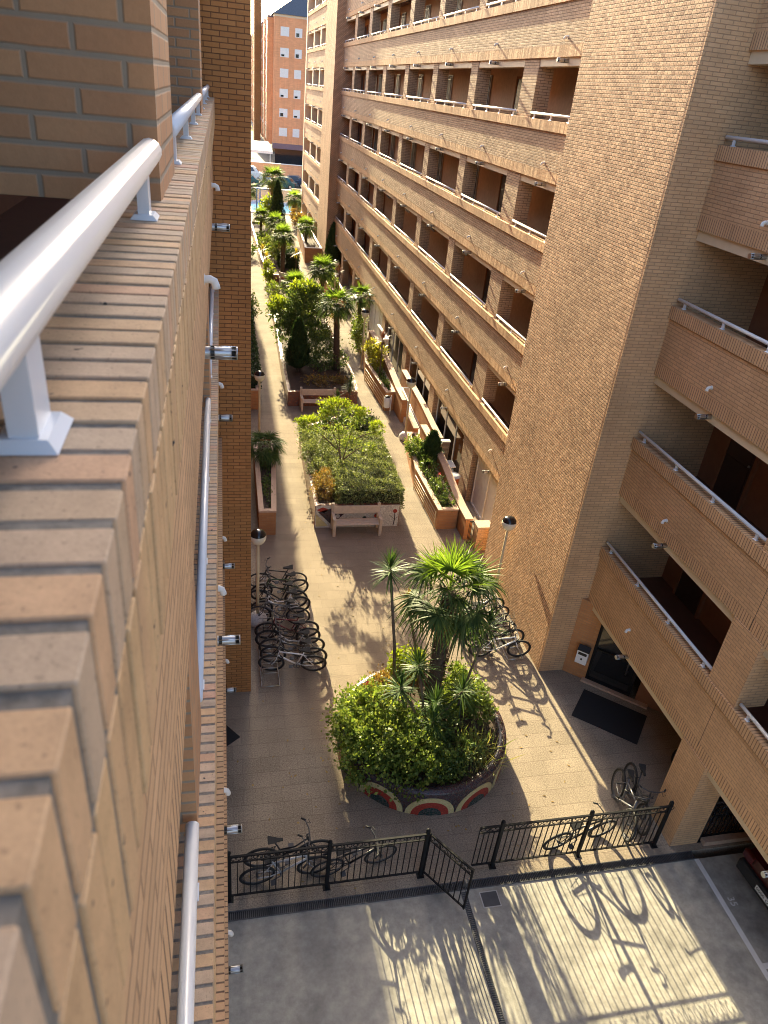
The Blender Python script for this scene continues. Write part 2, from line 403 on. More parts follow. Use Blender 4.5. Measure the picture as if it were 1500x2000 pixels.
def grate(name, label, x0, y0, x1, y1, z, along):
    t = thing(name, label, 'drain', ((x0 + x1) / 2, (y0 + y1) / 2, z))
    cx, cy = (x0 + x1) / 2, (y0 + y1) / 2; hx, hy = (x1 - x0) / 2, (y1 - y0) / 2
    B(-hx, -hy, -.15, hx, hy, -.03).build('channel', 'ink', t)
    f = MB(); w = .014
    if along == 'x':
        f.box(-hx, -hy, -.03, hx, -hy + w, .006); f.box(-hx, hy - w, -.03, hx, hy, .006)
        x = -hx + .02
        while x < hx - .02: f.box(x, -hy + w, -.03, x + .014, hy - w, .004); x += .035
    else:
        f.box(-hx, -hy, -.03, -hx + w, hy, .006); f.box(hx - w, -hy, -.03, hx, hy, .006)
        y = -hy + .02
        while y < hy - .02: f.box(-hx + w, y, -.03, hx - w, y + .014, .004); y += .035
    f.build('grating', M['iron'], t); return t
M['iron'] = plain('cast_iron', (.07, .07, .075), .5, noise=.2)
grate('drain_channel', 'long dark slotted drain running along the foot of the black railing', -4.0, 7.62, 9.3, 7.80, -.005, 'x')
# the lengthwise drain lies on the driveway as a thin frame of its own
grate('drain_channel', 'narrow slotted drain running down the concrete driveway from the open gate', 4.20, -1.0, 4.31, 7.60, .135, 'y').location.z = .0
mh = thing('manhole_cover', 'square dark inspection cover set in the concrete beside the lengthwise drain', 'manhole', (4.73, 7.38, -.015))
B(-.16, -.14, -.02, .16, .14, .006).build('lid', 'iron', mh); 
fr = MB(); fr.box(-.18, -.16, -.02, -.16, .16, .004); fr.box(.16, -.16, -.02, .18, .16, .004); fr.box(-.16, -.16, -.02, .16, -.14, .004); fr.box(-.16, .14, -.02, .16, .16, .004); fr.build('frame', 'silver', mh)
ln = MB(); ln.box(9.24, 4.1, -.014, 9.34, 7.72 - .1, -.009); ln.box(9.345, 5.43, -.014, 13.0, 5.53, -.009); ln.box(9.24, -2, -.014, 9.34, 4.05, -.009)
struct('road_marking', ln, 'white_matt')

def text_mesh(name, body, size, mat, parent=None, extrude=.001):
    cu = bpy.data.curves.new(name, 'FONT'); cu.body = body; cu.size = size; cu.extrude = extrude; cu.align_x = 'CENTER'; cu.align_y = 'CENTER'
    tmp = bpy.data.objects.new(name, cu); C.objects.link(tmp); dg = bpy.context.evaluated_depsgraph_get()
    me = bpy.data.meshes.new_from_object(tmp.evaluated_get(dg)); bpy.data.objects.remove(tmp)
    me.materials.clear(); me.materials.append(M[mat]); o = bpy.data.objects.new(name, me); C.objects.link(o)
    if parent is not None: o.parent = parent
    return o
nb = text_mesh('bay_number', '35', .2, 'white_matt'); nb.location = (9.5, 6.68, -.011); nb.rotation_euler = (0, 0, R(-90)); nb['kind'] = 'structure'

# ------------------------------------------------------------------ facades
def rail_mesh(L, n):
    mb = MB(); z = .135
    mb.tube([(0, -L / 2, z), (0, -L / 2 + .004, z), (0, L / 2 - .004, z), (0, L / 2, z)], [.024, .033, .033, .024], 14)
    for k in range(n):
        y = -L / 2 + .26 + (L - .52) * k / max(n - 1, 1)
        mb.box(-.014, y - .03, .012, .014, y + .03, z - .028)
        i = len(mb.v)
        mb.v += [(-.033, y - .045, .002), (.033, y - .045, .002), (.033, y + .045, .002), (-.033, y + .045, .002), (-.023, y - .036, .014), (.023, y - .036, .014), (.023, y + .036, .014), (-.023, y + .036, .014)]
        for q in ((0, 3, 2, 1), (4, 5, 6, 7), (0, 1, 5, 4), (1, 2, 6, 5), (2, 3, 7, 6), (3, 0, 4, 7)): mb.f.append(tuple(i + e for e in q)); mb.sm.append(False)
    return mb
def multi(mb_list, name):
    """several builders, one mesh, one material each"""
    big = MB(); idx = []
    for k, (mb, mat) in enumerate(mb_list):
        o = len(big.v); big.v += mb.v; big.f += [tuple(o + a for a in f) for f in mb.f]; big.sm += mb.sm; idx += [k] * len(mb.f)
    me = big.mesh(name)
    for mb, mat in mb_list: me.materials.append(M[mat])
    me.polygons.foreach_set('material_index', idx); me.update(); return me
def vent_me():
    a = MB(); a.tube([(0, 0, 0), (.17, 0, 0)], .049, 18, False); a.tube([(.205, 0, 0), (.33, 0, 0)], .049, 18, False); a.tube([(.365, 0, 0), (.38, 0, 0)], .05, 18, True)
    a.tube([(.166, 0, 0), (.172, 0, 0)], .0515, 18); a.tube([(.203, 0, 0), (.209, 0, 0)], .0515, 18); a.tube([(.326, 0, 0), (.332, 0, 0)], .0515, 18)
    for k in range(6):
        t = k * math.pi / 3 + .3; c, s_ = math.cos(t), math.sin(t)
        a.tube([(.165, c * .048, s_ * .048), (.375, c * .048, s_ * .048)], .006, 5)
    b = MB(); b.tube([(-.1, 0, 0), (.37, 0, 0)], .043, 14)
    return multi([(a, 'chrome'), (b, 'ink')], 'vent_pipe')
VENT = vent_me()
def spout_me():
    a = MB(); a.tube([(-.02, 0, 0), (.05, 0, .004), (.085, 0, -.012), (.098, 0, -.05), (.1, 0, -.075)], [.034, .036, .036, .036, .04], 12)
    a.tube([(-.01, 0, 0), (.004, 0, 0)], .05, 14)
    a.v = [(x * .85, y * .85, z * .85) for x, y, z in a.v]; me = a.mesh('drain_spout'); me.materials.append(M['white_matt']); return me
SPOUT = spout_me()
def put(name, me, parent, loc, rz=0.):
    o = bpy.data.objects.new(name, me); C.objects.link(o); o.parent = parent; o.location = loc; o.rotation_euler = (0, 0, rz); return o
def window_bits(w, h, grille=True):
    fr = MB(); fr.box(-.02, -w / 2 - .05, -.05, .03, -w / 2, h + .05); fr.box(-.02, w / 2, -.05, .03, w / 2 + .05, h + .05); fr.box(-.02, -w / 2, h, .03, w / 2, h + .05); fr.box(-.02, -w / 2, -.05, .03, w / 2, 0); fr.box(-.02, -.02, 0, .02, .02, h)
    gl = B(-.03, -w / 2 + .001, .001, -.012, w / 2 - .001, h - .001)
    gr = MB()
    k = -w / 2 + .06
    while k < w / 2: gr.box(.05, k - .007, -.02, .064, k + .007, h + .02); k += .11
    gr.box(.066, -w / 2, .12, .078, w / 2, .14); gr.box(.066, -w / 2, h - .14, .078, w / 2, h - .12)
    def mk(mb, n, mat): me = mb.mesh(n); me.materials.append(M[mat]); return me
    return mk(fr, 'window', 'silver'), mk(gl, 'pane', 'glass_dark'), mk(gr, 'grille', 'silver')
WIN_T = window_bits(.75, 1.35); WIN_S = window_bits(.7, .55)
def door_bits():
    d = MB(); d.box(-.03, -.45, 0, .02, .45, 2.05); f = MB(); f.box(-.03, -.52, 0, .05, -.45, 2.12); f.box(-.03, .45, 0, .05, .52, 2.12); f.box(-.03, -.45, 2.05, .05, .45, 2.12)
    d.box(.02, -.36, .2, .03, .36, .95); d.box(.02, -.36, 1.08, .03, .36, 1.9)
    h = MB(); h.lathe([(.0, -.03), (.028, -.02), (.028, .02), (0, .03)], (.05, .36, 1.02), 10, False)
    def mk(mb, n, mat): me = mb.mesh(n); me.materials.append(M[mat]); return me
    return mk(d, 'door', 'door'), mk(f, 'frame', 'terracotta'), mk(h, 'handle', 'chrome')
DOOR = door_bits()

def facade(root, X, out, y0, y1, piers, P, drop, depth, first_drop=None, wall='brick', pier_mat='brick', skip_coping=(), rail_n=4, pier_d=(.05, .5), vents=True, zg=0., top_open=True, backmat='terracotta', doors=True, rails=True):
    """one run of open galleries; X is the face of the brick bands, out the way they look"""
    def bx(mb, da, db, ya, yb, za, zb):
        a, b = sorted((X - out * da, X - out * db)); return mb.box(a, ya, za, b, yb, zb)
    piers = sorted(piers); edges = [y0] + [e for p in piers for e in p] + [y1]
    bays = [(edges[i], edges[i + 1]) for i in range(0, len(edges), 2)]
    rz = 0 if out > 0 else math.pi
    cache = {}
    for n, p in enumerate(P):
        bz = p - (first_drop if n == 0 and first_drop else drop)
        if n not in skip_coping:
            s = MB(); s.uvlen = 'y'; bx(s, -.05, .20, y0, y1, p - .25, p); s.build('coping', 'soldier', root)
        b = MB(); bx(b, 0, .2, y0, y1, bz + .262, p - .25); b.build('parapet', wall, root)
        s = MB(); s.uvlen = 'y'; bx(s, 0.001, .2, y0, y1, bz, bz + .262); s.build('soldier_course', 'soldier', root)
        s = MB(); bx(s, .07, .36, y0 + .001, y1 - .001, bz - .20, bz + .06); s.build('lintel', 'cream', root)
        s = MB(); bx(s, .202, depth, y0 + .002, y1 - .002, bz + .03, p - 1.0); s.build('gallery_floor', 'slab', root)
        if n + 1 < len(P) and True:
            nbz = P[n + 1] - drop
            for (a, c) in piers:
                s = MB(); bx(s, pier_d[0], pier_d[1], a, c, p - .01, nbz + .01); s.build('pier', pier_mat, root)
            for i, (a, c) in enumerate(bays):
                if rails and c - a > .5:
                    L = round(c - a - .08, 2); nn = max(2, int(round(L / 1.35)) + 1)
                    if L not in cache:
                        me = rail_mesh(L, nn).mesh('railing'); me.materials.append(M['white']); cache[L] = me
                    put('railing', cache[L], root, (X - out * .05, (a + c) / 2, p))
        for i, (a, c) in enumerate(bays):
            cy = (a + c) / 2 + .2
            if c - a < 1.5: continue
            if vents:
                put('vent_pipe', VENT, root, (X - out * .14, cy, bz - .09), rz)
                put('drain_spout', SPOUT, root, (X, cy + .15, p - 1.02), rz)
            if doors and n + 1 < len(P):
                xb = X - out * depth; fz = p - 1.0
                wt, bt = (WIN_T, fz + .75) if n >= 2 else (WIN_S, fz + 1.5)
                w = put('window', wt[0], root, (xb + out * .03, cy - .75, bt), rz)
                put('pane', wt[1], w, (0, 0, 0)); put('grille', wt[2], w, (0, 0, 0))
                d = put('door', DOOR[0], root, (xb + out * .03, cy + .9, fz), rz); put('frame', DOOR[1], d, (0, 0, 0)); put('handle', DOOR[2], d, (0, 0, 0))
    s = MB(); bx(s, depth, depth + .25, y0, y1, zg, P[-1]); s.build('gallery_wall', backmat, root)
    for (a, c) in piers:
        s = MB(); bx(s, pier_d[0], pier_d[1], a, c, zg, P[0] - first_drop + .01 if first_drop else P[0] - drop + .01); s.build('pier', pier_mat, root)

PR = [3.98 + 2.91 * n for n in range(6)]
PL = [3.93 + 2.91 * n for n in range(5)]

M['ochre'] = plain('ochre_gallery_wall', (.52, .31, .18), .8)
M['salmon'] = plain('salmon_gallery_wall', (.78, .34, .21), .8)
# right hand range: tall windowless tower and eight bays of galleries in the sun
main = thing('apartment_building', 'sunlit tan brick building of open galleries with a windowless tower at its near end', 'building', (8.65, 40, 0))
def at0(o): return o
rootm = bpy.data.objects['apartment_building']
def adopt(root, fn):
    """build in world coordinates, then hang the new parts on the root"""
    before = set(bpy.data.objects); fn()
    inv = Matrix.Translation(-Vector(root.location))
    for o in set(bpy.data.objects) - before:
        if o.parent is root: o.location = Vector(o.location) - Vector(root.location)
pm = [(22.45, 23.6), (28.1, 28.9), (33.55, 34.35), (39.0, 39.8), (44.5, 45.4), (49.9, 50.8), (55.3, 56.2)]
def _main():
    facade(main, 8.65, -1, 18.2, 60.5, pm, PR, 1.45, 1.35, 1.66, wall='brick_band', pier_mat='brick_band', pier_d=(.05, .52), zg=0, backmat='ochre')
    MB().box(8.03, 13.36, 0, 11.5, 18.2, 22.5).build('tower', 'brick_rough', main)
    MB().box(8.032, 13.28, 0, 11.5, 13.36, 22.5).build('tower_side', 'brick', main)
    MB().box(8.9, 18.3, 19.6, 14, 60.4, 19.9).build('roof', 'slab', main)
adopt(main, _main)
south = thing('apartment_building', 'shaded brick wing with white rails and dark galleries over the slanted glass entrance', 'building', (8.88, 5, 0))
def _south():
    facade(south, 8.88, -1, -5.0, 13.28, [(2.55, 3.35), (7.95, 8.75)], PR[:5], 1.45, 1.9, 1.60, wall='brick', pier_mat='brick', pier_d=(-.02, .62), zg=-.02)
    for p in PR[:5]:
        for y in (8.35, 2.95): MB().box(8.8785, y - .005, p - 1.44, 8.89, y + .005, p - .25).build('movement_joint', 'ink', south)
    # entrance set on the slant under the galleries
    a, b = Vector((8.72, 13.27)), Vector((10.9, 11.35)); d = (b - a).normalized(); nrm = Vector((d.y, -d.x))
    def slab(mb, t0, t1, off0, off1, z0, z1):
        p = [a + d * t0 + nrm * off0, a + d * t1 + nrm * off0, a + d * t1 + nrm * off1, a + d * t0 + nrm * off1]
        return mb.prism([(q.x, q.y) for q in (p if (p[1] - p[0]).cross(p[2] - p[1]) > 0 else p[::-1])], z0, z1)
    slab(MB(), 0, .62, -.2, 0, 0, 2.4).build('entrance_wall', 'brick_orange', south)
    slab(MB(), 1.95, 2.9, -.2, 0, 0, 2.4).build('entrance_wall', 'terracotta', south)
    st = MB(); slab(st, .55, 2.3, 0.002, .13, .0, .06); st.build('threshold', 'clay_tile', south)
    dr = slab(MB(), .68, 1.72, -.08, -.06, .1, 2.35).build('entrance_door', 'glass_dark', south)
    fm = MB(); slab(fm, .622, .69, -.12, -.02, 0, 2.4); slab(fm, 1.72, 1.80, -.12, -.02, 0, 2.4); slab(fm, .69, 1.72, -.12, -.02, 0, .1); slab(fm, .69, 1.72, -.119, -.021, 1.05, 1.10)
    o = fm.build('frame', 'black', south); o.parent = dr
    hd = MB(); p0 = a + d * 1.55 + nrm * .04; hd.tube([(p0.x, p0.y, .7), (p0.x, p0.y, 1.5)], .018, 8); o = hd.build('handle', 'chrome', south); o.parent = dr
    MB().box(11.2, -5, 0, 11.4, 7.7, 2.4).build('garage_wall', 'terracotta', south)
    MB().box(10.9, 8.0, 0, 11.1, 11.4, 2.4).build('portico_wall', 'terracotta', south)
    MB().box(9.6, 7.86, 0, 11.2, 7.99, .12).build('kerb', 'clay_tile', south)
adopt(south, _south)
for o in list(bpy.data.objects):
    if o.parent is not None and o.parent.parent is south and o.name.startswith(('frame', 'handle')) and o.parent.name.startswith('entrance'):
        o.location = (0, 0, 0)
far = thing('apartment_building', 'far wing of the tan brick building with a slim tower and three narrow bays', 'building', (8.65, 70, 0))
def _far():
    MB().box(8.03, 60.52, 0, 12, 66.5, 24).build('tower', 'brick_rough', far)
    facade(far, 8.2, -1, 66.5, 82.0, [(71.2, 72.0), (76.4, 77.2)], PR + [PR[-1] + 2.91], 1.45, 1.75, 1.66, wall='brick_band', pier_mat='cream', zg=0, backmat='salmon')
    MB().box(8.15, 82.0, 0, 12, 82.8, 24).build('end_wall', 'cream', far)
adopt(far, _far)

# left hand building, the one the photograph was taken from
left = thing('apartment_building', 'brown brick building close on the left with tan brick copings and white handrails', 'building', (-.145, 5, 0))
XL = -.145
def _left():
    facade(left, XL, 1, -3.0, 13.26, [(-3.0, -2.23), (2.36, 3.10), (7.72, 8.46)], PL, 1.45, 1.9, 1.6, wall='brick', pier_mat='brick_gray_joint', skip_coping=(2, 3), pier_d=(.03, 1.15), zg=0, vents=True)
    for k in (2, 3):
        p = PL[k]; rb = random.Random(5 + k); mb = MB(); mo = MB(); y = -2.9
        mo.box(XL - .20, -2.98, p - .36, XL + .0465, 13.25, p - .003)
        while y < 13.2:
            w = .0525 + rb.uniform(-.002, .002); dz = rb.uniform(-.0015, .0015); dx = rb.uniform(-.0008, .0008)
            (mb.cbox if y < 7 else mb.box)(XL - .205 + dx, y, p - .115, XL + .05 + dx, y + w, p + dz, *((.0016,) if y < 7 else ())); y += .068
        o = mb.build('coping', 'coping_brick', left)
        mb2 = MB(); y = -2.9
        while y < 13.2:
            w = .0545 + rb.uniform(-.001, .001); dx = rb.uniform(-.0015, .0015)
            (mb2.cbox if y < 7 else mb2.box)(XL - .02, y, p - .362, XL + .05 + dx, y + w, p - .127, *((.0016,) if y < 7 else ())); y += .068
        mb2.build('soldier_course', 'face_brick', left); mo.build('mortar_bed', 'mortar', left)
    # the block that steps forward and closes the view
    MB().box(-9, 13.27, 0, .467, 52, 17.7).build('wall', 'brick_dark', left)
    MB().box(-9, 52.01, 0, .465, 76, 14.2).build('wall', 'brick_dark', left)
    MB().box(-9, -3, 14.4, -.4, 13.25, 14.7).build('roof', 'slab', left)
adopt(left, _left)
# ------------------------------------------------------------------ lamps
def lamp(loc, label, mosaic_base=False, h=3.02):
    t = thing('street_lamp', label, 'street lamp', loc, group='globe lamps along the courtyard walks')
    p = MB(); p.tube([(0, 0, 0), (0, 0, h - .42)], [.045, .038], 12); p.build('post', 'lampcream', t)
    if mosaic_base:
        b = MB(); b.lathe([(.24, 0), (.27, .08), (.25, .2), (.16, .3), (.06, .34)], n=16); b.build('base', 'stone', t)
    else:
        b = MB(); b.lathe([(.11, 0), (.11, .03), (.07, .06), (.06, .2), (.045, .22)], n=14); b.build('base', 'lampcream', t)
    g = MB(); g.lathe([(.05, h - .43), (.10, h - .41), (.16, h - .36), (.20, h - .28), (.212, h - .21), (.20, h - .14)], n=24); g.build('globe', 'lampglobe', t)
    c = MB(); c.lathe([(.203, h - .139), (.198, h - .12), (.165, h - .06), (.11, h - .02), (.05, h - .003), (.0, h)], n=24, cap=False); c.build('cap', 'lampcap', t)
    return t
M['lampglobe'] = plain('milky_globe', (.72, .66, .52), .25, noise=.03)
M['lampcap'] = plain('black_cap', (.012, .012, .014), .18, noise=.05)
lamp((.74, 15.9, 0), 'globe lamp beside the bicycle rack at the wall, rising from a white mosaic foot', True)
lamp((1.31, 27.7, 0), 'globe lamp standing against the planter by the shaded wall, partly hidden by the wall edge')
lamp((7.75, 16.3, 0), 'globe lamp in front of the windowless brick tower beside the stacked bicycles')
lamp((7.58, 27.9, 0), 'globe lamp rising from a white mosaic stone next to the ramp handrail', True, 2.8)
lamp((7.12, 36.8, 0), 'globe lamp in front of the white partition, beside the purple spiky plant', False, 3.2)
lamp((7.45, 50.3, 0), 'globe lamp beside the pointed conifer near the far wing corner', False, 2.85)
lamp((8.33, 84.0, 0), 'distant globe lamp near the end of the far wing')

# ------------------------------------------------------------------ planters
def soil_quad(t, poly, z): MB().prism(poly, .02, z).build('soil', 'soil', t)
P1 = (4.25, 11.22); P1R = 1.93
def round_planter():
    t = thing('round_planter', 'round raised planter clad in dark mosaic with red and cream arcs, filled with shrubs', 'planter', (P1[0], P1[1], 0))
    N = 96; H = .66
    m = MB()
    prof = [(P1R, 0), (P1R, H - .05), (P1R - .02, H), (P1R - .20, H), (P1R - .22, H - .05), (P1R - .22, .1)]
    m.lathe(prof, n=N, cap=False); m.build('wall', 'mosaic_dark', t)
    s = MB(); s.lathe([(P1R - .19, .1), (P1R - .19, .5)], n=48); s.build('soil', 'soil', t)
    for k in range(11):
        th0 = R(-97) + k * 2 * math.pi / 11
        for r0, r1, mat, off in ((.40, .52, 'mosaic_cream', .012), (.24, .40, 'mosaic_red', .012), (.0, .24, 'mosaic_green', .012)):
            a = MB(); n = 14; sx = 1.02
            for q in range(n):
                a0, a1 = math.pi * q / n, math.pi * (q + 1) / n
                def pt(r, al):
                    th = th0 + sx * r * math.cos(al) / P1R; return ((P1R + off) * math.cos(th), (P1R + off) * math.sin(th), .004 + r * math.sin(al) * 1.02)
                def pi_(r, al):
                    th = th0 + sx * r * math.cos(al) / P1R; return ((P1R - .004) * math.cos(th), (P1R - .004) * math.sin(th), .004 + r * math.sin(al) * 1.02)
                if r0 > 0: a.face([pt(r0, a0), pt(r1, a0), pt(r1, a1), pt(r0, a1)])
                else: a.face([pt(0, a0), pt(r1, a0), pt(r1, a1)])
                a.face([pi_(r1, a0), pi_(r1, a1), pt(r1, a1), pt(r1, a0)])
            a.build('arc', mat, t)
    return t
round_planter()

def wall_ring(t, poly, h, th, mat, name='wall', closed=True, capmat=None, caph=.06):
    """planter wall along a polygon (counter-clockwise), thickness inwards"""
    n = len(poly); P = [Vector(p) for p in poly]; inn = []
    for i in range(n):
        a, b, c = P[i - 1], P[i], P[(i + 1) % n]
        d1 = (b - a).normalized(); d2 = (c - b).normalized(); n1 = Vector((-d1.y, d1.x)); n2 = Vector((-d2.y, d2.x))
        k = (n1 + n2); k = k / max(k.dot(n1), .3) if k.length > 1e-6 else n1
        inn.append(b + k * th)
    zb = h - (caph if capmat else 0)
    mb = MB(); cp = MB()
    for i in range(n):
        j = (i + 1) % n
        def seg(M_, o0, o1, i0, i1, z0, z1):
            M_.face([(*o0, z0), (*o1, z0), (*o1, z1), (*o0, z1)]); M_.face([(*i1, z0), (*i0, z0), (*i0, z1), (*i1, z1)]); M_.face([(*o0, z1), (*o1, z1), (*i1, z1), (*i0, z1)])
        seg(mb, P[i], P[j], inn[i], inn[j], 0, zb)
        if capmat:
            e = .02
            def ex(p, q, s_): v = (p - q).normalized() * s_; return p + v
            seg(cp, ex(P[i], inn[i], e), ex(P[j], inn[j], e), ex(inn[i], P[i], e), ex(inn[j], P[j], e), zb + .001, h)
            cp.face([(*ex(P[j], inn[j], e), zb + .001), (*ex(P[i], inn[i], e), zb + .001), (*ex(inn[i], P[i], e), zb + .001), (*ex(inn[j], P[j], e), zb + .001)])
    mb.build(name, mat, t)
    if capmat: cp.build('coping', capmat, t)
    return inn
def planter(label, poly, h, mat, capmat=None, th=.14, soil=.18, name='planter'):
    cx = sum(p[0] for p in poly) / len(poly); cy = sum(p[1] for p in poly) / len(poly)
    t = thing(name, label, 'planter', (cx, cy, 0)); lp = [(x - cx, y - cy) for x, y in poly]
    inn = wall_ring(t, lp, h, th, mat, capmat=capmat)
    MB().prism([tuple(p) for p in inn], .01, h - soil).build('soil', 'soil', t); return t
p2 = planter('long central planter with a white mosaic front behind the nearest bench, holding the clipped hedge', [(2.84, 20.8), (5.76, 20.8), (5.92, 23.2), (6.0, 26), (6.05, 28.3), (4.8, 28.5), (2.92, 27.2), (2.88, 24)], .86, 'mosaic_rust')
MB().box(2.86 - p2.location.x, 20.775 - p2.location.y, .0, 5.74 - p2.location.x, 20.799 - p2.location.y, .845).build('front_cladding', 'mosaic_white', p2)
# inlaid figures on the mosaic front
def plate(name, pts, y, mat, parent, off, th=.012):
    mb = MB(); mb.face([(x - off[0], y - off[1] - th, z) for x, z in pts]); n = len(pts)
    for i in range(n):
        (xa, za), (xb, zb) = pts[i], pts[(i + 1) % n]; mb.face([(xa - off[0], y - off[1], za), (xb - off[0], y - off[1], zb), (xb - off[0], y - off[1] - th, zb), (xa - off[0], y - off[1] - th, za)])
    return mb.build(name, mat, parent)
o2 = p2.location + Vector((0, .026, 0))
plate('inlay', [(2.95, .62), (3.42, .12), (3.9, .6), (3.55, .8)], 20.8, 'mosaic_dark', p2, o2)
plate('inlay', [(2.88, .55), (2.9, .05), (3.3, .08)], 20.8, 'mosaic_cream', p2, o2)
plate('inlay', [(2.9, .70), (3.1, .80), (3.3, .72), (3.15, .58)], 20.8, 'mosaic_red', p2, o2)
for cx, cz, m_ in ((3.62, .46, 'mosaic_white'), (4.55, .36, 'mosaic_green'), (4.95, .45, 'mosaic_red'), (5.6, .62, 'mosaic_red')):
    plate('inlay', [(cx + .075 * math.cos(k * math.pi / 5), cz + .075 * math.sin(k * math.pi / 5)) for k in range(10)], 20.8 - .013, m_, p2, o2)
plate('inlay', [(5.585, .55), (5.6, .3), (5.57, .06), (5.6, .06), (5.63, .3), (5.615, .55)], 20.8, 'mosaic_dark', p2, o2)
plate('inlay', [(5.6, .3), (5.44, .44), (5.40, .47), (5.46, .40)], 20.8 - .002, 'mosaic_dark', p2, o2)
plate('inlay', [(5.62, .26), (5.68, .36), (5.715, .40), (5.67, .33)], 20.8 - .002, 'mosaic_dark', p2, o2)
planter('rust mosaic planter behind the second bench, with the tall palm, dark cypress and leafy tree', [(2.78, 31.45), (6.05, 31.6), (6.25, 34), (6.1, 39), (6.0, 46.5), (2.95, 46.8), (2.78, 36)], .72, 'mosaic_rust')
planter('far central planter with the two yellowing little palms behind the third bench', [(3.2, 54.6), (5.7, 54.7), (5.8, 60), (5.7, 77), (2.6, 77), (2.9, 60)], .7, 'mosaic_rust')
planter('brick planter under the tower side, with slatted sides and hanging greenery beside the walk', [(7.06, 20.5), (7.78, 20.5), (7.80, 26.9), (7.38, 26.9), (6.98, 23.6)], .80, 'brick_orange', 'clay_tile')
planter('curved brick planter with the golden shrub and purple spiky plant', [(7.28, 31.0), (7.72, 31.1), (7.9, 38.6), (7.55, 38.8), (7.02, 35.2)], .95, 'brick_orange', 'clay_tile')
planter('low brick planter near the third bench on the tower side of the walk', [(7.4, 48.2), (8.05, 48.2), (8.05, 56.5), (7.15, 56.5), (7.0, 54)], .9, 'brick_orange', 'clay_tile')
planter('broad orange planter with a white rim under the far wing, holding a small palm', [(6.6, 62.5), (8.0, 62.5), (8.0, 72), (7.0, 74)], 1.25, 'brick_orange', 'white_matt')
planter('narrow planter with a pale rim against the shaded wall, holding the fan palm', [(.98, 20.4), (1.52, 20.4), (1.86, 26.2), (1.0, 26.2)], .92, 'brick_orange', 'clay_tile')
planter('second planter along the shaded wall with dark clipped greenery', [(.55, 31.0), (1.46, 31.0), (1.6, 44), (.55, 44)], .95, 'brick_orange', 'clay_tile')
planter('far planter along the shaded wall beside the sunlit walk', [(.55, 47.0), (1.5, 47.0), (1.7, 56), (.55, 56)], .8, 'brick_orange', 'clay_tile')
# rail strips on the walk side of two brick planters
def strip_rails(name, label, a, b, z0, z1, n=4):
    t = thing(name, label, 'rail', (a[0], a[1], 0)); A = Vector((0, 0)); D = Vector((b[0] - a[0], b[1] - a[1]))
    f = MB()
    for k in range(n):
        z = z0 + (z1 - z0) * k / (n - 1); f.tube([(0, 0, z), (D.x, D.y, z)], .012, 6)
    f.build('bars', 'lampcream', t)
    q = MB()
    for k in range(3): p = D * (k / 2); q.tube([(p.x, p.y, 0), (p.x, p.y, z1 + .03)], .014, 6)
    q.build('posts', 'lampcream', t)
strip_rails('plant_rail', 'cream rail along the planter side below the hanging greenery, at the end nearest the palm', (7.01, 20.6), (6.93, 23.4), .2, .62)
strip_rails('plant_rail', 'cream rail along the curved planter with the golden shrub', (7.2, 31.1), (6.98, 34.9), .2, .7)

# ------------------------------------------------------------------ garden and patio walls
def ywall(label, x0, x1, prof, mat='brick_orange', cap='clay_tile', name='garden_wall'):
    """wall running along y with a top that follows prof [(y, z)...]"""
    y0 = prof[0][0]; t = thing(name, label, 'wall', ((x0 + x1) / 2, y0, 0)); hx = (x1 - x0) / 2
    mb = MB(); cp = MB(); ys = [p[0] - y0 for p in prof]; zs = [p[1] for p in prof]; e = .02; c = .05
    for i in range(len(prof) - 1):
        a, b, za, zb = ys[i], ys[i + 1], zs[i], zs[i + 1]
        mb.face([(hx, a, 0), (hx, b, 0), (hx, b, zb), (hx, a, za)]); mb.face([(-hx, b, 0), (-hx, a, 0), (-hx, a, za), (-hx, b, zb)])
        cp.face([(-hx - e, a, za + c), (hx + e, a, za + c), (hx + e, b, zb + c), (-hx - e, b, zb + c)])
        cp.face([(hx + e, a, za), (hx + e, b, zb), (hx + e, b, zb + c), (hx + e, a, za + c)]); cp.face([(-hx - e, b, zb), (-hx - e, a, za), (-hx - e, a, za + c), (-hx - e, b, zb + c)])
        cp.face([(-hx - e, b, zb), (hx + e, b, zb), (hx + e, a, za), (-hx - e, a, za)])
    for s_, k in ((-1, 0), (1, -1)):
        y, z = ys[k], zs[k]
        q = [(-hx, y, 0), (hx, y, 0), (hx, y, z), (-hx, y, z)]; mb.face(q if s_ < 0 else q[::-1])
        q = [(-hx - e, y - s_ * -.0, z), (hx + e, y, z), (hx + e, y, z + c), (-hx - e, y, z + c)]; cp.face(q if s_ < 0 else q[::-1])
    mb.build('wall', mat, t); cp.build('coping', cap, t); return t
ywall('orange brick garden wall with a sweeping top behind the planter nearest the tower', 7.84, 8.08, [(19.8, .78), (20.6, .79), (21.4, .85), (22.2, .98), (23.0, 1.12), (23.8, 1.2), (26.6, 1.22)])
ywall('orange brick garden wall behind the golden shrub, ending in a blunt pier by the litter bin', 7.76, 8.02, [(29.7, 1.05), (31.2, 1.08), (33, 1.3), (35, 1.5), (38.7, 1.5)])
ywall('long sloping orange brick wall between the ramp and the ground floor patio', 8.42, 8.64, [(25.9, .95), (27, 1.0), (29, 1.18), (33, 1.3)])
ywall('short low wall at the foot of the ramp, just behind the lamp with the mosaic stone', 7.66, 7.86, [(26.95, .9), (27.5, .95), (28.4, .98)])
ywall('white patio partition beyond the purple spiky plant', 8.28, 8.40, [(36.4, 1.75), (39.0, 1.75)], 'white_matt', 'white_matt')
ywall('far white patio partition behind the crown of the tall palm', 8.1, 8.25, [(41.5, 1.5), (46.5, 1.5)], 'white_matt', 'white_matt')
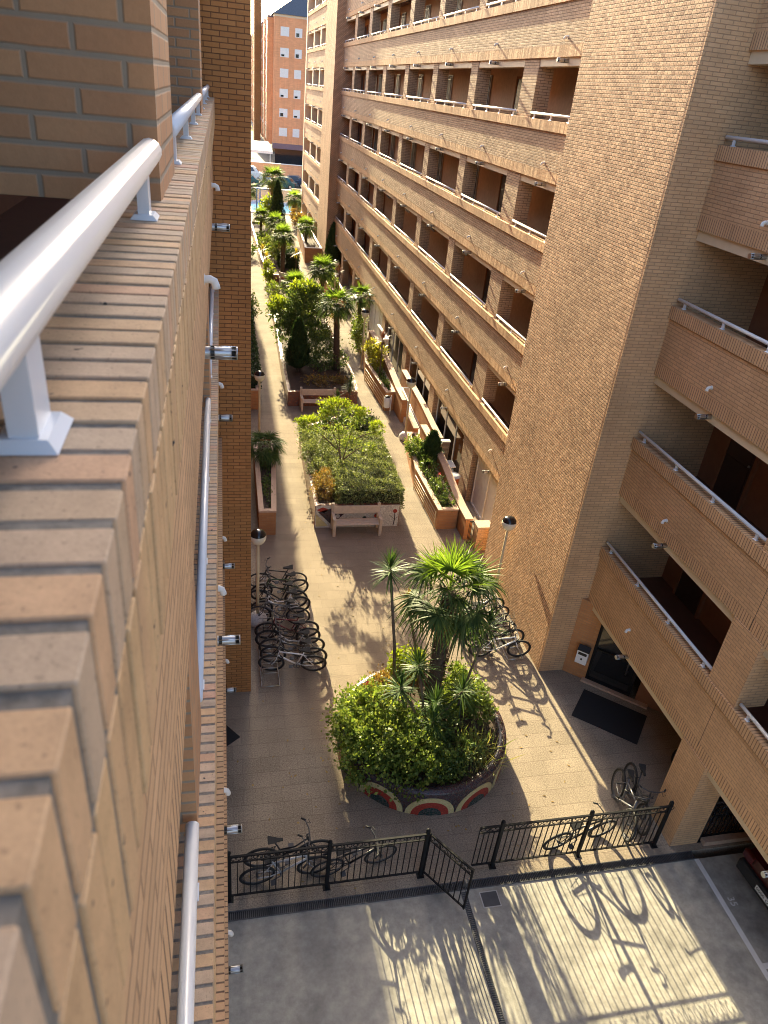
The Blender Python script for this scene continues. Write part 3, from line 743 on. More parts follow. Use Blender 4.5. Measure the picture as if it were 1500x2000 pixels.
def xwall(label, x0, x1, y, th, h, mat, cap, name='garden_wall'):
    t = thing(name, label, 'wall', ((x0 + x1) / 2, y, 0)); hx = (x1 - x0) / 2
    MB().box(-hx, -th / 2, 0, hx, th / 2, h).build('wall', mat, t)
    MB().box(-hx - .02, -th / 2 - .02, h + .001, hx + .02, th / 2 + .02, h + .05).build('coping', cap, t); return t
xwall('rippled stone partition with a white top beside the orange bin', 8.12, 8.62, 24.9, .16, 1.3, 'ripple', 'white_matt') if False else None
M['ripple'] = brick('rippled_stone', (.46, .34, .22), (.36, .26, .16), (.24, .17, .11), w=.4, h=.055, j=.012, tilt=.4, tiltz=.6, bump=.02)
xwall('rippled stone partition with a white top beside the orange bin', 8.12, 8.60, 24.9, .16, 1.3, 'ripple', 'white_matt')
gp = thing('gate_pier', 'small brick pier with a flat cap at the foot of the tower corner', 'pier', (8.28, 19.3, 0))
MB().box(-.24, -.2, 0, .24, .2, .86).build('shaft', 'brick', gp); MB().box(-.27, -.23, .861, .27, .23, .93).build('cap', 'clay_tile', gp)
gg = thing('garden_gate', 'narrow black garden gate between the sweeping wall and the small brick pier', 'gate', (7.97, 19.5, 0))
f = MB(); f.box(-.10, -.02, .05, .08, .02, .08); f.box(-.10, -.02, .9, .08, .02, .93)
for k in range(5): f.box(-.10 + k * .042, -.012, .08, -.085 + k * .042, .012, .9)
f.build('leaf', 'black', gg)
# ramp and its handrail
rp = thing('ramp', 'pale ramp rising to the ground floor between two brick walls', 'ramp', (8.1, 27.5, 0))
m = MB(); m.face([(-.2, -.6, .01), (.30, -.6, .01), (.30, 4.5, .5), (-.2, 4.5, .5)]); m.face([(-.2, -.6, 0), (-.2, -.6, .01), (-.2, 4.5, .5), (-.2, 4.5, 0)]); m.face([(.3, 4.5, 0), (.3, 4.5, .5), (.3, -.6, .01), (.3, -.6, 0)]); m.face([(.3, 4.5, 0), (-.2, 4.5, 0), (-.2, 4.5, .5), (.3, 4.5, .5)])
m.build('deck', 'white_matt', rp)
m = MB(); m.tube([(-.16, -.7, .95), (-.16, 3.2, 1.3)], .022, 8); m.tube([(-.16, 3.2, 1.3), (.28, 3.2, 1.3)], .022, 8)
for k in range(4): m.tube([(-.16, -.7 + k * 1.3, .0), (-.16, -.7 + k * 1.3, .95 + k * .117)], .016, 6)
for k in range(9): m.tube([(-.12 + k * .05, 3.2, .5), (-.12 + k * .05, 3.2, 1.3)], .009, 5)
m.build('handrail', 'white', rp)
# patio things under the first floor
ob = thing('storage_bin', 'orange plastic bin with a white lid standing in the patio beside the rippled partition', 'bin', (8.36, 23.2, 0))
m = MB(); m.lathe([(.20, 0), (.22, .05), (.26, .62), (.27, .66)], n=16); m.build('tub', 'orange', ob); m = MB(); m.lathe([(.29, .662), (.29, .70), (.18, .74), (0, .75)], n=16, cap=False); m.build('lid', 'white', ob)
pt = thing('patio_table', 'white slatted table by the rippled partition, behind the orange bin', 'table', (8.38, 24.1, 0))
m = MB(); m.box(-.26, -.3, .70, .26, .3, .73); m.build('top', 'white_matt', pt)
for sx in (-1, 1):
    for sy in (-1, 1): MB().box(sx * .22 - .02, sy * .26 - .02, 0, sx * .22 + .02, sy * .26 + .02, .699).build('leg', 'black', pt)
def panel_door(label, y0, y1, x=8.92, z1=2.25, mat='white_matt', n=3):
    t = thing('patio_door', label, 'door', (x, (y0 + y1) / 2, 0)); h = (y1 - y0) / 2
    fr = MB(); fr.box(-.05, -h, 0, .02, -h + .07, z1); fr.box(-.05, h - .07, 0, .02, h, z1); fr.box(-.05, -h + .07, z1 - .08, .02, h - .07, z1); fr.box(-.05, -h + .07, 0, .02, h - .07, .08)
    for k in range(1, n): y = -h + 2 * h * k / n; fr.box(-.05, y - .03, .08, .02, y + .03, z1 - .08)
    fr.build('frame', 'white_matt', t); B(-.02, -h + .07, .08, 0, h - .07, z1 - .08).build('panel', mat, t)
panel_door('white framed patio doors under the first gallery, nearest the tower', 18.35, 22.3)
panel_door('dark glazed patio doors behind the long sloping wall', 29.0, 33.4, mat='glass_dark')
panel_door('dark glazed patio doors behind the white partition', 34.5, 38.9, mat='glass_dark')
panel_door('white framed patio doors behind the crown of the tall palm', 40.0, 44.4)
panel_door('dark glazed patio doors behind the rippled partition', 23.7, 28.0, mat='glass_dark')

# litter bin, mailbox, mats
lb = thing('litter_bin', 'small white litter bin with a black mouth on a post at the planter end', 'litter bin', (7.36, 30.55, 0))
MB().tube([(.08, 0, 0), (.08, 0, .95)], .022, 8).build('post', 'white', lb)
m = MB(); m.lathe([(.12, .38), (.15, .42), (.15, .86), (.13, .88)], (-.10, 0, 0), 16); m.build('drum', 'white', lb); m = MB(); m.lathe([(.125, .881), (.12, .92), (0, .95)], (-.10, 0, 0), 16, False); m.build('hood', 'ink', lb)
mbx = thing('mailbox', 'white wall letterbox with a black lid and slot beside the slanted entrance', 'mailbox', (8.98, 12.93, .62), R(-41.4)); mbx.scale = (.86, .86, .9)
MB().box(-.17, -.17, 0, .17, -.02, .46).build('body', 'white', mbx)
m = MB(); m.box(-.18, -.20, .461, .18, -.02, .49); m.face([(-.18, -.20, .49), (.18, -.20, .49), (.18, -.02, .58), (-.18, -.02, .58)]); m.face([(-.18, -.02, .49), (-.18, -.20, .49), (-.18, -.02, .58)]); m.face([(.18, -.20, .49), (.18, -.02, .49), (.18, -.02, .58)]); m.build('lid', 'ink', mbx)
MB().box(-.13, -.178, .31, .13, -.171, .40).build('slot', 'ink', mbx)
m = MB(); m.face([(-.03, -.172, .14), (.03, -.172, .14), (.03, -.172, .18), (0, -.172, .22), (-.03, -.172, .18)]); m.build('emblem', 'ink', mbx)
dm = MB(); dm.cbox(-.56, -.82, 0.002, .56, .82, .016, .004); o = dm.build('doormat', 'mat'); o.location = (9.27, 11.55, 0); o.rotation_euler = (0, 0, R(49)); tag(o, 'large black doormat lying on the paving before the glass entrance', 'doormat')
dm = MB(); dm.cbox(-.45, -.3, 0.002, .45, .3, .016, .004); o = dm.build('doormat', 'mat'); o.location = (-.36, 11.8, 0); o.rotation_euler = (0, 0, R(38)); tag(o, 'black doormat corner showing below the balcony edge at the shaded wall', 'doormat')

# ------------------------------------------------------------------ benches
def bench(loc, rz, label, w=1.62):
    t = thing('park_bench', label, 'bench', loc, rz, 'painted wooden benches facing the near end')
    h = w / 2
    s = MB()
    for k in range(3): s.cbox(-h + .04, -.42 + k * .145, .42, h - .04, -.42 + k * .145 + .13, .455, .008)
    s.build('seat', 'wood_pale', t)
    b = MB(); b.cbox(-h + .04, .035, .62, h - .04, .075, .92, .008); b.build('backrest', 'wood_pale', t)
    for sx in (-1, 1):
        x = sx * (h - .03)
        e = MB(); e.cbox(x - .05, -.44, 0, x + .05, -.34, .62, .01); e.cbox(x - .05, .08, 0, x + .05, .17, .99, .01); e.cbox(x - .05, -.34, .33, x + .05, .08, .418, .008); e.cbox(x - .055, -.46, .621, x + .055, .079, .665, .01)
        e.build('end_frame', 'wood_pale', t)
    return t
bench((4.22, 20.60, 0), 0, 'pale wooden bench in front of the white mosaic planter, nearest the round planter')
bench((4.15, 31.24, 0), R(1), 'pale wooden bench in front of the rust mosaic planter, partly behind spiky plants')
bench((4.75, 54.35, 0), R(1), 'far pale wooden bench in front of the planter with yellowing little palms')

# ------------------------------------------------------------------ fence and gate
def fence_panel(mb, orn, x0, x1, y=0., z1=1.26):
    mb.box(x0, y - .018, z1 - .03, x1, y + .018, z1); mb.box(x0, y - .012, z1 - .185, x1, y + .012, z1 - .16); mb.box(x0, y - .015, .10, x1, y + .015, .13)
    n = max(1, int(round((x1 - x0) / .115)))
    for k in range(n + 1):
        x = x0 + (x1 - x0) * k / n
        mb.box(x - .008, y - .008, .13, x + .008, y + .008, z1 - .16)
        if k % 2 == 0: mb.box(x - .007, y - .007, z1 - .16, x + .007, y + .007, z1 - .03)
    q = max(1, int((x1 - x0) / .19))
    for k in range(q):
        cx = x0 + (x1 - x0) * (k + .5) / q
        for s_ in (-1, 1):
            pts = []
            for j in range(12):
                a = j / 11 * 1.65 * math.pi; r = .052 - .022 * j / 11
                pts.append((cx + s_ * (.046 - r * math.cos(a)), y, z1 - .095 + r * math.sin(a) * 1.1))
            orn.tube(pts, .0075, 5)
def fence(name, label, x0, x1, y, posts, cat='fence', h=1.34):
    t = thing(name, label, cat, (x0, y, 0))
    xs = [x0] + [p for p in posts] + [x1]
    mb = MB(); orn = MB(); ed = sorted(set([x0, x1] + list(posts)))
    for a, b in zip(ed, ed[1:]): fence_panel(mb, orn, a - x0 + .03, b - x0 - .03)
    mb.build('bars', 'black', t); orn.build('scrollwork', 'black', t)
    for p in posts:
        q = MB(); q.box(p - x0 - .03, -.03, 0.012, p - x0 + .03, .03, h); q.lathe([(.035, h), (.042, h + .02), (.02, h + .05), (0, h + .055)], (p - x0, 0, 0), 10, False); q.box(p - x0 - .07, -.07, 0, p - x0 + .07, .07, .012); q.build('post', 'black', t)
    return t
fence('iron_fence', 'black iron railing with scrolled top from the shaded wall to the open gate', -.1, 3.5, 8.02, [-.1, 1.68, 3.5])
fence('iron_fence', 'black iron railing with scrolled top from the gate opening to the brick pillar', 4.5, 8.56, 8.02, [4.97, 6.80, 8.52])
fence('iron_fence', 'black iron railing in the dark between the brick pillar and the garage wall', 9.50, 11.1, 8.02, [9.55, 11.05])
gt = thing('iron_gate', 'black iron gate leaf standing open over the driveway', 'gate', (3.55, 8.02, 0), R(-54))
mb = MB(); orn = MB(); fence_panel(mb, orn, .02, .98); mb.box(-.02, -.02, .02, .02, .02, 1.27); mb.box(.98, -.018, .08, 1.01, .018, 1.27)
mb.build('leaf', 'black', gt); orn.build('scrollwork', 'black', gt)
m = MB(); m.box(.9, -.05, .75, .96, .05, .85); m.build('lock', 'iron', gt)

# ------------------------------------------------------------------ bicycles
def wheel_parts(cx, parent, thin):
    r = .335; tw = .019 if thin else .026
    ty = MB(); ty.torus((cx, 0, r), (0, 1, 0), r - tw, tw, 32, 8)
    rim = MB(); rim.torus((cx, 0, r), (0, 1, 0), r - tw * 2 - .008, .011, 28, 6)
    rim.tube([(cx, -.045, r), (cx, .045, r)], .022, 8)
    for k in range(14):
        a = 2 * math.pi * k / 14; s_ = 1 if k % 2 else -1
        rim.tube([(cx + .02 * math.cos(a + .9 * s_), s_ * .03, r + .02 * math.sin(a + .9 * s_)), (cx + (r - tw * 2 - .01) * math.cos(a), 0, r + (r - tw * 2 - .01) * math.sin(a))], .0022, 3, False)
    w = ty.build('wheel', 'rubber', parent); rim.build('rim', 'iron', w); return w
def make_bike(name, label, step=False, thin=False, basket=False, group=None):
    t = thing(name, label, 'bicycle', group=group)
    F, Rr = .53, -.53; r = .335
    for c in (F, Rr): wheel_parts(c, t, thin)
    bb = (-.10, 0, .29); st = (-.26, 0, .70); ht = (.33, 0, .80); hb = (.37, 0, .66)
    f = MB()
    f.tube([bb, (-.28, 0, .80)], .017, 8)
    if step: f.tube([hb, (.12, 0, .42), (-.12, 0, .33)], .022, 8); f.tube([ht, (.1, 0, .56), (-.21, 0, .52)], .016, 8)
    else: f.tube([hb, bb], .021, 8); f.tube([ht, st], .018, 8)
    f.tube([(.32, 0, .84), (.385, 0, .62)], .024, 8)
    for s_ in (-1, 1):
        f.tube([bb, (-.3, s_ * .05, .31), (Rr, s_ * .055, r)], .011, 6); f.tube([(st[0], 0, st[2] - .02), (-.38, s_ * .045, .54), (Rr, s_ * .055, r)], .009, 6)
    f.build('frame', 'bike_dark', t)
    k = MB()
    for s_ in (-1, 1): k.tube([(.39, s_ * .0, .62), (.405, s_ * .05, .56), (.45, s_ * .052, .45), (F, s_ * .052, r)], .013, 6)
    k.build('fork', 'bike_dark', t)
    h = MB(); h.tube([(.32, 0, .83), (.30, 0, .93), (.35, 0, .97)], .014, 7)
    h.tube([(.24, -.30, .99), (.30, -.26, 1.0), (.35, -.1, .975), (.35, .1, .975), (.30, .26, 1.0), (.24, .30, .99)], .012, 7)
    hb_ = h.build('handlebar', 'iron', t)
    g = MB()
    for s_ in (-1, 1): g = MB(); g.tube([(.23, s_ * .31, .987), (.31, s_ * .25, 1.0)], .018, 7); g.tube([(.33, s_ * .2, .99), (.40, s_ * .21, .95), (.36, s_ * .29, .965)], .005, 5); g.build('grip', 'rubber', hb_)
    s = MB()
    i0 = [(-.42, .075), (-.40, .085), (-.30, .06), (-.22, .03), (-.14, .022)]
    for (xa, wa), (xb, wb) in zip(i0, i0[1:]):
        za, zb = .93 - .02 * (xa > -.35), .93 - .02 * (xb > -.35)
        s.face([(xa, -wa, za), (xb, -wb, zb), (xb, wb, zb), (xa, wa, za)], True); s.face([(xa, wa, za), (xb, wb, zb), (xb, wb * .7, zb - .05), (xa, wa * .7, za - .05)]); s.face([(xb, -wb, zb), (xa, -wa, za), (xa, -wa * .7, za - .05), (xb, -wb * .7, zb - .05)])
        s.face([(xa, -wa * .7, za - .05), (xa, wa * .7, za - .05), (xb, wb * .7, zb - .05), (xb, -wb * .7, zb - .05)])
    s.face([(-.42, -.075, .93), (-.42, .075, .93), (-.42, .05, .88), (-.42, -.05, .88)])
    s.tube([(-.28, 0, .79), (-.30, 0, .89)], .014, 7)
    s.build('saddle', 'rubber', t)
    c = MB(); c.torus((bb[0], .05, bb[2]), (0, 1, 0), .085, .008, 20, 5); c.tube([(bb[0], -.06, bb[2]), (bb[0], .07, bb[2])], .018, 8)
    for s_, a in ((1, .5), (-1, .5 + math.pi)):
        e = (bb[0] + .165 * math.cos(a), s_ * .085, bb[2] + .165 * math.sin(a)); c.tube([(bb[0], s_ * .065, bb[2]), e], .01, 5); c.box(e[0] - .05, min(e[1], e[1] + s_ * .09), e[2] - .012, e[0] + .05, max(e[1], e[1] + s_ * .09), e[2] + .012)
    for dz in (-.08, .08): c.tube([(bb[0], .05, bb[2] + dz), (Rr, .05, r + dz * .45)], .004, 4)
    c.build('crank', 'iron', t)
    if basket:
        b = MB()
        for z in (.72, .82, .93): b.tube([(.42, -.15, z), (.66, -.15, z), (.66, .15, z), (.42, .15, z), (.42, -.15, z)], .006, 5)
        for q in range(5):
            y = -.15 + q * .075; b.tube([(.42, y, .93), (.42, y, .72), (.66, y, .72), (.66, y, .93)], .004, 4)
        b.build('basket', 'black', t)
    return t
BK = {'bike_dark': (.02, .02, .022), 'bike_white': (.72, .72, .74), 'bike_silver': (.42, .42, .44), 'bike_grey': (.13, .13, .14), 'bike_maroon': (.16, .02, .03), 'bike_green': (.05, .09, .04), 'bike_blue': (.04, .06, .14)}
for k, v in BK.items(): M[k] = plain(k.replace('bike', 'bicycle') + '_paint', v, .3, noise=.05)
protos = {}
def bike(loc, head, lean, label, colour='bike_dark', kind='plain', group=None):
    """head: angle of the forward direction; lean: roll about it; wheels stay on the ground"""
    if kind not in protos:
        b = make_bike('bicycle', label, step=kind in ('step', 'basket'), thin=kind == 'thin', basket=kind == 'basket'); protos[kind] = (b, [c for c in children(b)]); used = b
    else:
        pb, kids = protos[kind]
        used = pb.copy(); C.objects.link(used)
        for ch in kids:
            cc = ch.copy(); C.objects.link(cc); cc.parent = used
            for g in kids_of.get(ch.name, []):
                gg_ = g.copy(); C.objects.link(gg_); gg_.parent = cc
    if kind not in seen_k:
        seen_k.add(kind)
        for ch in protos[kind][1]: kids_of[ch.name] = [g for g in bpy.data.objects if g.parent is ch]
    used.location = loc; used.rotation_mode = 'XYZ'
    used.matrix_world = Matrix.Translation(loc) @ Matrix.Rotation(head, 4, 'Z') @ Matrix.Rotation(lean, 4, 'X')
    used['label'] = label; used['category'] = 'bicycle'
    if group: used['group'] = group
    for ch in [c for c in C.objects if c.parent is used]:
        if ch.name.split('.')[0] in ('frame', 'fork'):
            ch.material_slots[0].link = 'OBJECT'; ch.material_slots[0].material = M[colour]
    return used
seen_k = set(); kids_of = {}
gl = 'bicycles in the rack by the shaded wall'
LB = [(13.86, 'bike_white', 'plain', -13, 'white framed bicycle at the near end of the rack by the shaded wall'),
      (14.12, 'bike_dark', 'plain', -9, 'black bicycle right behind the white framed one in the rack'),
      (14.50, 'bike_silver', 'step', -12, 'silver step-through bicycle third from the near end of the rack'),
      (14.82, 'bike_dark', 'basket', -8, 'dark bicycle with a wire basket, fourth in the rack by the shaded wall'),
      (15.15, 'bike_maroon', 'plain', -11, 'maroon bicycle standing just past the mosaic lamp foot'),
      (15.75, 'bike_grey', 'thin', -7, 'dark grey thin-tyred bicycle in the middle of the rack'),
      (16.15, 'bike_white', 'step', -10, 'white step-through bicycle squeezed between dark ones in the rack'),
      (16.50, 'bike_dark', 'plain', -6, 'black bicycle past the white step-through one in the rack'),
      (16.95, 'bike_green', 'plain', -10, 'dark green bicycle second from the far end of the rack'),
      (17.45, 'bike_dark', 'thin', -15, 'black thin-tyred bicycle at the far end of the rack by the shaded wall')]
for i, (y, colr, kd, ln_, lab) in enumerate(LB):
    jx = rnd.uniform(-.08, .08); bike((1.52 + jx + (.04 if y < 15.3 else -.14), y + .05, 0), math.pi + R(rnd.uniform(-9, 9)), R(ln_), lab, colr, kd, gl)
gr_ = 'bicycles in the rack beside the tower'
RB = [(13.95, 'bike_white', 'plain', 9, 'white bicycle at the near end of the rack beside the tower'),
      (14.35, 'bike_dark', 'plain', 6, 'black bicycle behind the white one beside the tower'),
      (14.80, 'bike_grey', 'basket', 10, 'grey bicycle with a wire basket beside the tower'),
      (15.30, 'bike_dark', 'thin', 7, 'black thin-tyred bicycle fourth in the rack beside the tower'),
      (15.75, 'bike_silver', 'step', 9, 'silver step-through bicycle near the lamp in front of the tower'),
      (16.95, 'bike_blue', 'plain', 8, 'dark blue bicycle at the far end of the rack beside the tower')]
for i, (y, colr, kd, ln_, lab) in enumerate(RB):
    bike((7.05 + rnd.uniform(-.06, .06), y, 0), R(rnd.uniform(-6, 10)), R(ln_), lab, colr, kd, gr_)
gf = 'bicycles leaning along the black railing'
bike((.93, 8.30, 0), R(4), R(9), 'pale blue-grey bicycle closest to the railing near the shaded wall', 'bike_silver', 'plain', gf)
bike((1.02, 8.62, 0), R(2), R(7), 'black bicycle standing behind the pale one near the shaded wall', 'bike_dark', 'step', gf)
bike((2.22, 8.32, 0), R(8), R(10), 'black thin-tyred bicycle behind the railing post halfway to the gate', 'bike_dark', 'thin', gf)
bike((6.88, 8.30, 0), R(8), R(11), 'black bicycle behind the railing whose shadow falls across the driveway', 'bike_dark', 'plain', gf)
bike((8.12, 8.85, 0), R(-105), R(-9), 'dark grey bicycle end-on to the railing next to the brick pillar, wheel in the sun', 'bike_grey', 'plain', gf)
bike((8.48, 8.95, 0), R(-103), R(-8), 'black bicycle end-on to the railing, between another one and the brick pillar', 'bike_dark', 'step', gf)
bike((10.15, 9.15, 0), R(100), R(8), 'black bicycle mostly hidden behind the brick pillar under the galleries', 'bike_dark', 'plain', gf)
bike((10.2, 8.45, 0), R(5), R(8), 'black bicycle in the dark behind the garage railing', 'bike_dark', 'thin', gf)
# racks
def rack(label, x, y0, y1):
    t = thing('bicycle_rack', label, 'bicycle rack', (x, y0, 0)); m = MB(); L = y1 - y0
    m.tube([(-.22, 0, .05), (-.22, L, .05)], .014, 6); m.tube([(.22, 0, .05), (.22, L, .05)], .014, 6)
    m.tube([(-.22, 0, .05), (.22, 0, .05)], .014, 6); m.tube([(-.22, L, .05), (.22, L, .05)], .014, 6)
    m.build('base_frame', 'silver', t); h = MB(); y = .2
    while y < L - .05: h.tube([(-.22, y, .05), (-.18, y, .30), (.18, y, .30), (.22, y, .05)], .010, 6); y += .18
    h.build('hoops', 'silver', t)
rack('low steel bicycle rack by the shaded wall', .95, 13.35, 17.9); rack('low steel bicycle rack beside the tower', 7.55, 13.75, 17.6)

# ------------------------------------------------------------------ cars
def car(name, label, loc, rz, paint, plate=None, tall=1.0, L=4.2):
    t = thing(name, label, 'car', loc, rz)
    W = .88; hz = [(.0, .30), (.06, .62), (.10, .78 * tall), (.55, .93 * tall), (.95, 1.30 * tall), (1.30, 1.46 * tall), (2.7, 1.45 * tall), (3.35, .98 * tall), (3.95, .86 * tall), (4.17, .62), (4.2, .30)]
    s = L / 4.2; b = MB()
    def ring(x, z): k = 1 if z < .95 * tall else .80; e = .06 if 0.3 < x < 3.9 else .16; return (x * s - L / 2, (W - e * .6) * k, z)
    up = [ring(x, z) for x, z in hz]
    for (x0, w0, z0), (x1, w1, z1) in zip(up, up[1:]): b.face([(x0, -w0, z0), (x1, -w1, z1), (x1, w1, z1), (x0, w0, z0)], False)
    for sd in (-1, 1):
        for (x0, w0, z0), (x1, w1, z1) in zip(up, up[1:]):
            lo0, lo1 = min(z0, .88 * tall), min(z1, .88 * tall)
            q = [(x0, sd * W * .97 if 0.2 < x0 + L / 2 < L - .2 else sd * w0, .24), (x1, sd * W * .97 if 0.2 < x1 + L / 2 < L - .2 else sd * w1, .24), (x1, sd * W * .98 if z1 >= .88 * tall else sd * w1, lo1), (x0, sd * W * .98 if z0 >= .88 * tall else sd * w0, lo0)]
            b.face(q if sd < 0 else q[::-1])
            if z0 > .88 * tall or z1 > .88 * tall:
                q = [(x0, sd * (W * .98 if z0 > .88 * tall else w0), lo0), (x1, sd * (W * .98 if z1 > .88 * tall else w1), lo1), (x1, sd * w1, z1), (x0, sd * w0, z0)]; b.face(q if sd < 0 else q[::-1])
    b.build('body', paint, t)
    gl_ = MB()
    def on(i, f0, f1):
        (x0, w0, z0), (x1, w1, z1) = up[i], up[i + 1]
        a = lambda f: (x0 + (x1 - x0) * f, (w0 + (w1 - w0) * f) * .9, z0 + (z1 - z0) * f)
        p, q = a(f0), a(f1); o_ = .012; nx, nz = -(z1 - z0), (x1 - x0); l = math.hypot(nx, nz); nx, nz = nx / l * o_, nz / l * o_
        gl_.face([(p[0] + nx, -p[1], p[2] + nz), (q[0] + nx, -q[1], q[2] + nz), (q[0] + nx, q[1], q[2] + nz), (p[0] + nx, p[1], p[2] + nz)])
    on(3, .1, .95); on(6, .08, .95)
    for sd in (-1, 1):
        q = [(1.05 * s - L / 2, sd * .835, 1.0 * tall), (3.0 * s - L / 2, sd * .835, 1.0 * tall), (2.62 * s - L / 2, sd * .715, 1.38 * tall), (1.38 * s - L / 2, sd * .715, 1.38 * tall)]; gl_.face(q if sd < 0 else q[::-1])
    gl_.build('windows', 'glass_dark', t)
    bm = MB(); bm.cbox(-L / 2 - .05, -W * .93, .28, -L / 2 + .12, W * .93, .56, .04); bm.build('bumper', 'rubber', t)
    bm = MB(); bm.cbox(L / 2 - .12, -W * .93, .28, L / 2 + .05, W * .93, .56, .04); bm.build('bumper', 'rubber', t)
    for sy in (-1, 1):
        l = MB(); l.cbox(-L / 2 - .005, sy * .70 - .13, .64, -L / 2 + .10, sy * .70 + .13, .82 * tall, .02); l.build('lamp', 'red_lamp', t)
        for cx in (-L / 2 + .75, L / 2 - .8):
            w = MB(); w.torus((cx, sy * .80, .31), (0, 1, 0), .23, .085, 24, 8); o = w.build('wheel', 'rubber', t); r_ = MB(); r_.tube([(cx, sy * .80 - .06, .31), (cx, sy * .80 + .06, .31)], .17, 16); r_.build('rim', 'silver', o)
    if plate:
        pl = MB(); pl.cbox(-L / 2 - .068, -.26, .40, -L / 2 - .052, .26, .515, .003); o = pl.build('number_plate', 'plate', t)
        tx = text_mesh('plate_text', plate, .11, 'ink', o); tx.matrix_local = Matrix.Translation((-L / 2 - .0705, 0, .457)) @ Matrix(((0, 0, -1), (-1, 0, 0), (0, 1, 0))).to_4x4()
    return t
M['red_lamp'] = plain('lamp_lens', (.07, .008, .008), .2)
car('parked_car', 'dark red car with black bumper parked in the shade under the galleries', (12.0, 6.55, -.015), R(4), 'red_car', '0000 GTH')
car('parked_car', 'dark blue car parked by the salmon wall at the far end of the courtyard', (9.8, 113.0, -.05), R(170), 'navy_car')
car('parked_car', 'teal car parked beside the dark blue one by the salmon wall', (8.2, 110.5, -.05), R(160), 'teal_car')
car('parked_car', 'dark green car at the end of the shaded walk in front of the white van', (3.0, 111.0, -.05), R(176), 'teal_car', None)
car('parked_van', 'white van parked behind the dark green car at the end of the shaded walk', (3.5, 116.2, -.05), R(176), 'white_car', None, 1.35, 4.8)
# ------------------------------------------------------------------ far end of the court
def far_block():
    t = thing('apartment_building', 'salmon brick apartment building with white shutters and a slate roof beyond the far wall', 'building', (16.0, 150, 0))
    x0, x1, y0, y1 = -7.25, 12, -8, 90
    MB().box(x0, y0, 3.0, x1, y1, 22.0).build('wall', 'brick_pink', t)
    MB().box(x0 + .4, y0 + .6, 0, x1, y1, 3.0).build('shop_front', 'glass_dark', t)
    MB().box(x0 - .1, y0 - .5, 2.55, x1, y0 + .55, 3.35).build('fascia', 'plum', t)
    MB().box(x0 - .06, y0 - .06, 21.7, x1, y1, 22.05).build('cornice', 'cream', t)
    r = MB(); e = .3; rx, ry = 7.5, 5.0
    A = [(x0 - e, y0 - e, 22.06), (x1 + e, y0 - e, 22.06), (x1 + e, y1, 22.06), (x0 - e, y1, 22.06)]; T_ = [(x0 + rx, y0 + ry, 27.5), (x1, y0 + ry, 27.5), (x1, y1, 27.5), (x0 + rx, y1, 27.5)]
    for i in range(4): j = (i + 1) % 4; r.face([A[i], A[j], T_[j], T_[i]])
    r.face(T_); r.build('roof', 'slate', t)
    for n in range(6):
        for k, wx in enumerate((-5.55, -3.3, 1.5, 6.0)):
            z = 4.6 + n * 2.92; w = .62 if k != 1 else .5
            f = MB(); f.box(wx - w - .08, y0 - .04, z - .08, wx + w + .08, y0 - .002, z + 1.2); o = f.build('window', 'white_matt', t)
            op = rnd.choice([0, 0, .28, .5]); g = MB(); g.box(wx - w + (.1 if op else .5), y0 - .06, z + .02, wx - w + (.1 + .5 if op else .52), y0 - .041, z + .02 + max(op, .02)); g.build('pane', 'glass_dark', o)
    # stepped side with bay windows along the side street
    for n in range(7):
        m = MB()
        for q in range(8):
            y = y0 + 3 + q * 9.5; m.box(x0 - .9, y, 3.6 + n * 2.62, x0 - .001, y + 5.5, 5.6 + n * 2.62)
        m.build('bay_window', 'glass_bay', t)
    m = MB()
    for q in range(8):
        y = y0 + 3 + q * 9.5; m.box(x0 - 1.0, y + 5.5, 3.0, x0 - .002, y + 6.2, 21.6); m.box(x0 - 1.0, y - .5, 3.0, x0 - .002, y - .01, 21.6)
    m.build('bay_pier', 'brick_pink', t)
    m = MB()
    for n in range(7):
        for q in range(8): y = y0 + 3 + q * 9.5; m.box(x0 - .96, y - .005, 5.6 + n * 2.62, x0 - .003, y + 5.495, 6.2 + n * 2.62)
    m.build('bay_band', 'plum', t)
    MB().box(x0 - 2.2, y0 + 26, 0, x0 - .9, y0 + 30, 27).build('stair_tower', 'brick_dark', t)
M['glass_bay'] = plain('brown_bay_glass', (.10, .075, .07), .25, noise=.3, scale=.6)
far_block()
def far_block2():
    t = thing('apartment_building', 'distant grey and red block at the end of the side street, beyond the salmon building', 'building', (4, 300, 0))
    MB().box(-10, 0, 0, 7.5, 30, 21).build('wall', 'brick_pink', t); MB().box(-10.3, -.4, 21.01, 7.8, 30, 25).build('roof', 'slate', t)
    for n in range(6):
        for k in range(5): f = MB(); f.box(-8 + k * 3.2, -.06, 3.4 + n * 2.9, -6.6 + k * 3.2, -.002, 4.7 + n * 2.9); f.build('window', 'white_matt', t)
far_block2()
bw = thing('boundary_wall', 'long salmon brick wall across the far end of the court, behind the parked cars', 'wall', (6, 121.2, 0))
MB().box(-40, 0, -.3, 60, .3, 1.95).build('wall', 'brick_pink', bw); MB().box(-40, -.04, 1.951, 60, .34, 2.03).build('coping', 'white_matt', bw)
aw = thing('awning', 'white awning on slim posts in front of the shops of the salmon building', 'awning', (5.6, 133.0, 0))
m = MB(); m.face([(-2.2, 0, 2.7), (2.6, 0, 2.7), (2.2, 5.5, 3.7), (-2.0, 5.5, 3.7)]); m.face([(-2.2, 0, 2.62), (-2.0, 5.5, 3.62), (2.2, 5.5, 3.62), (2.6, 0, 2.62)]); m.face([(-2.2, 0, 2.3), (2.6, 0, 2.3), (2.6, 0, 2.7), (-2.2, 0, 2.7)]); m.build('canopy', 'awning', aw)
for x in (-1.9, 2.2): MB().tube([(x, .3, -.05), (x, .3, 2.68)], .06, 8).build('post', 'white_matt', aw)
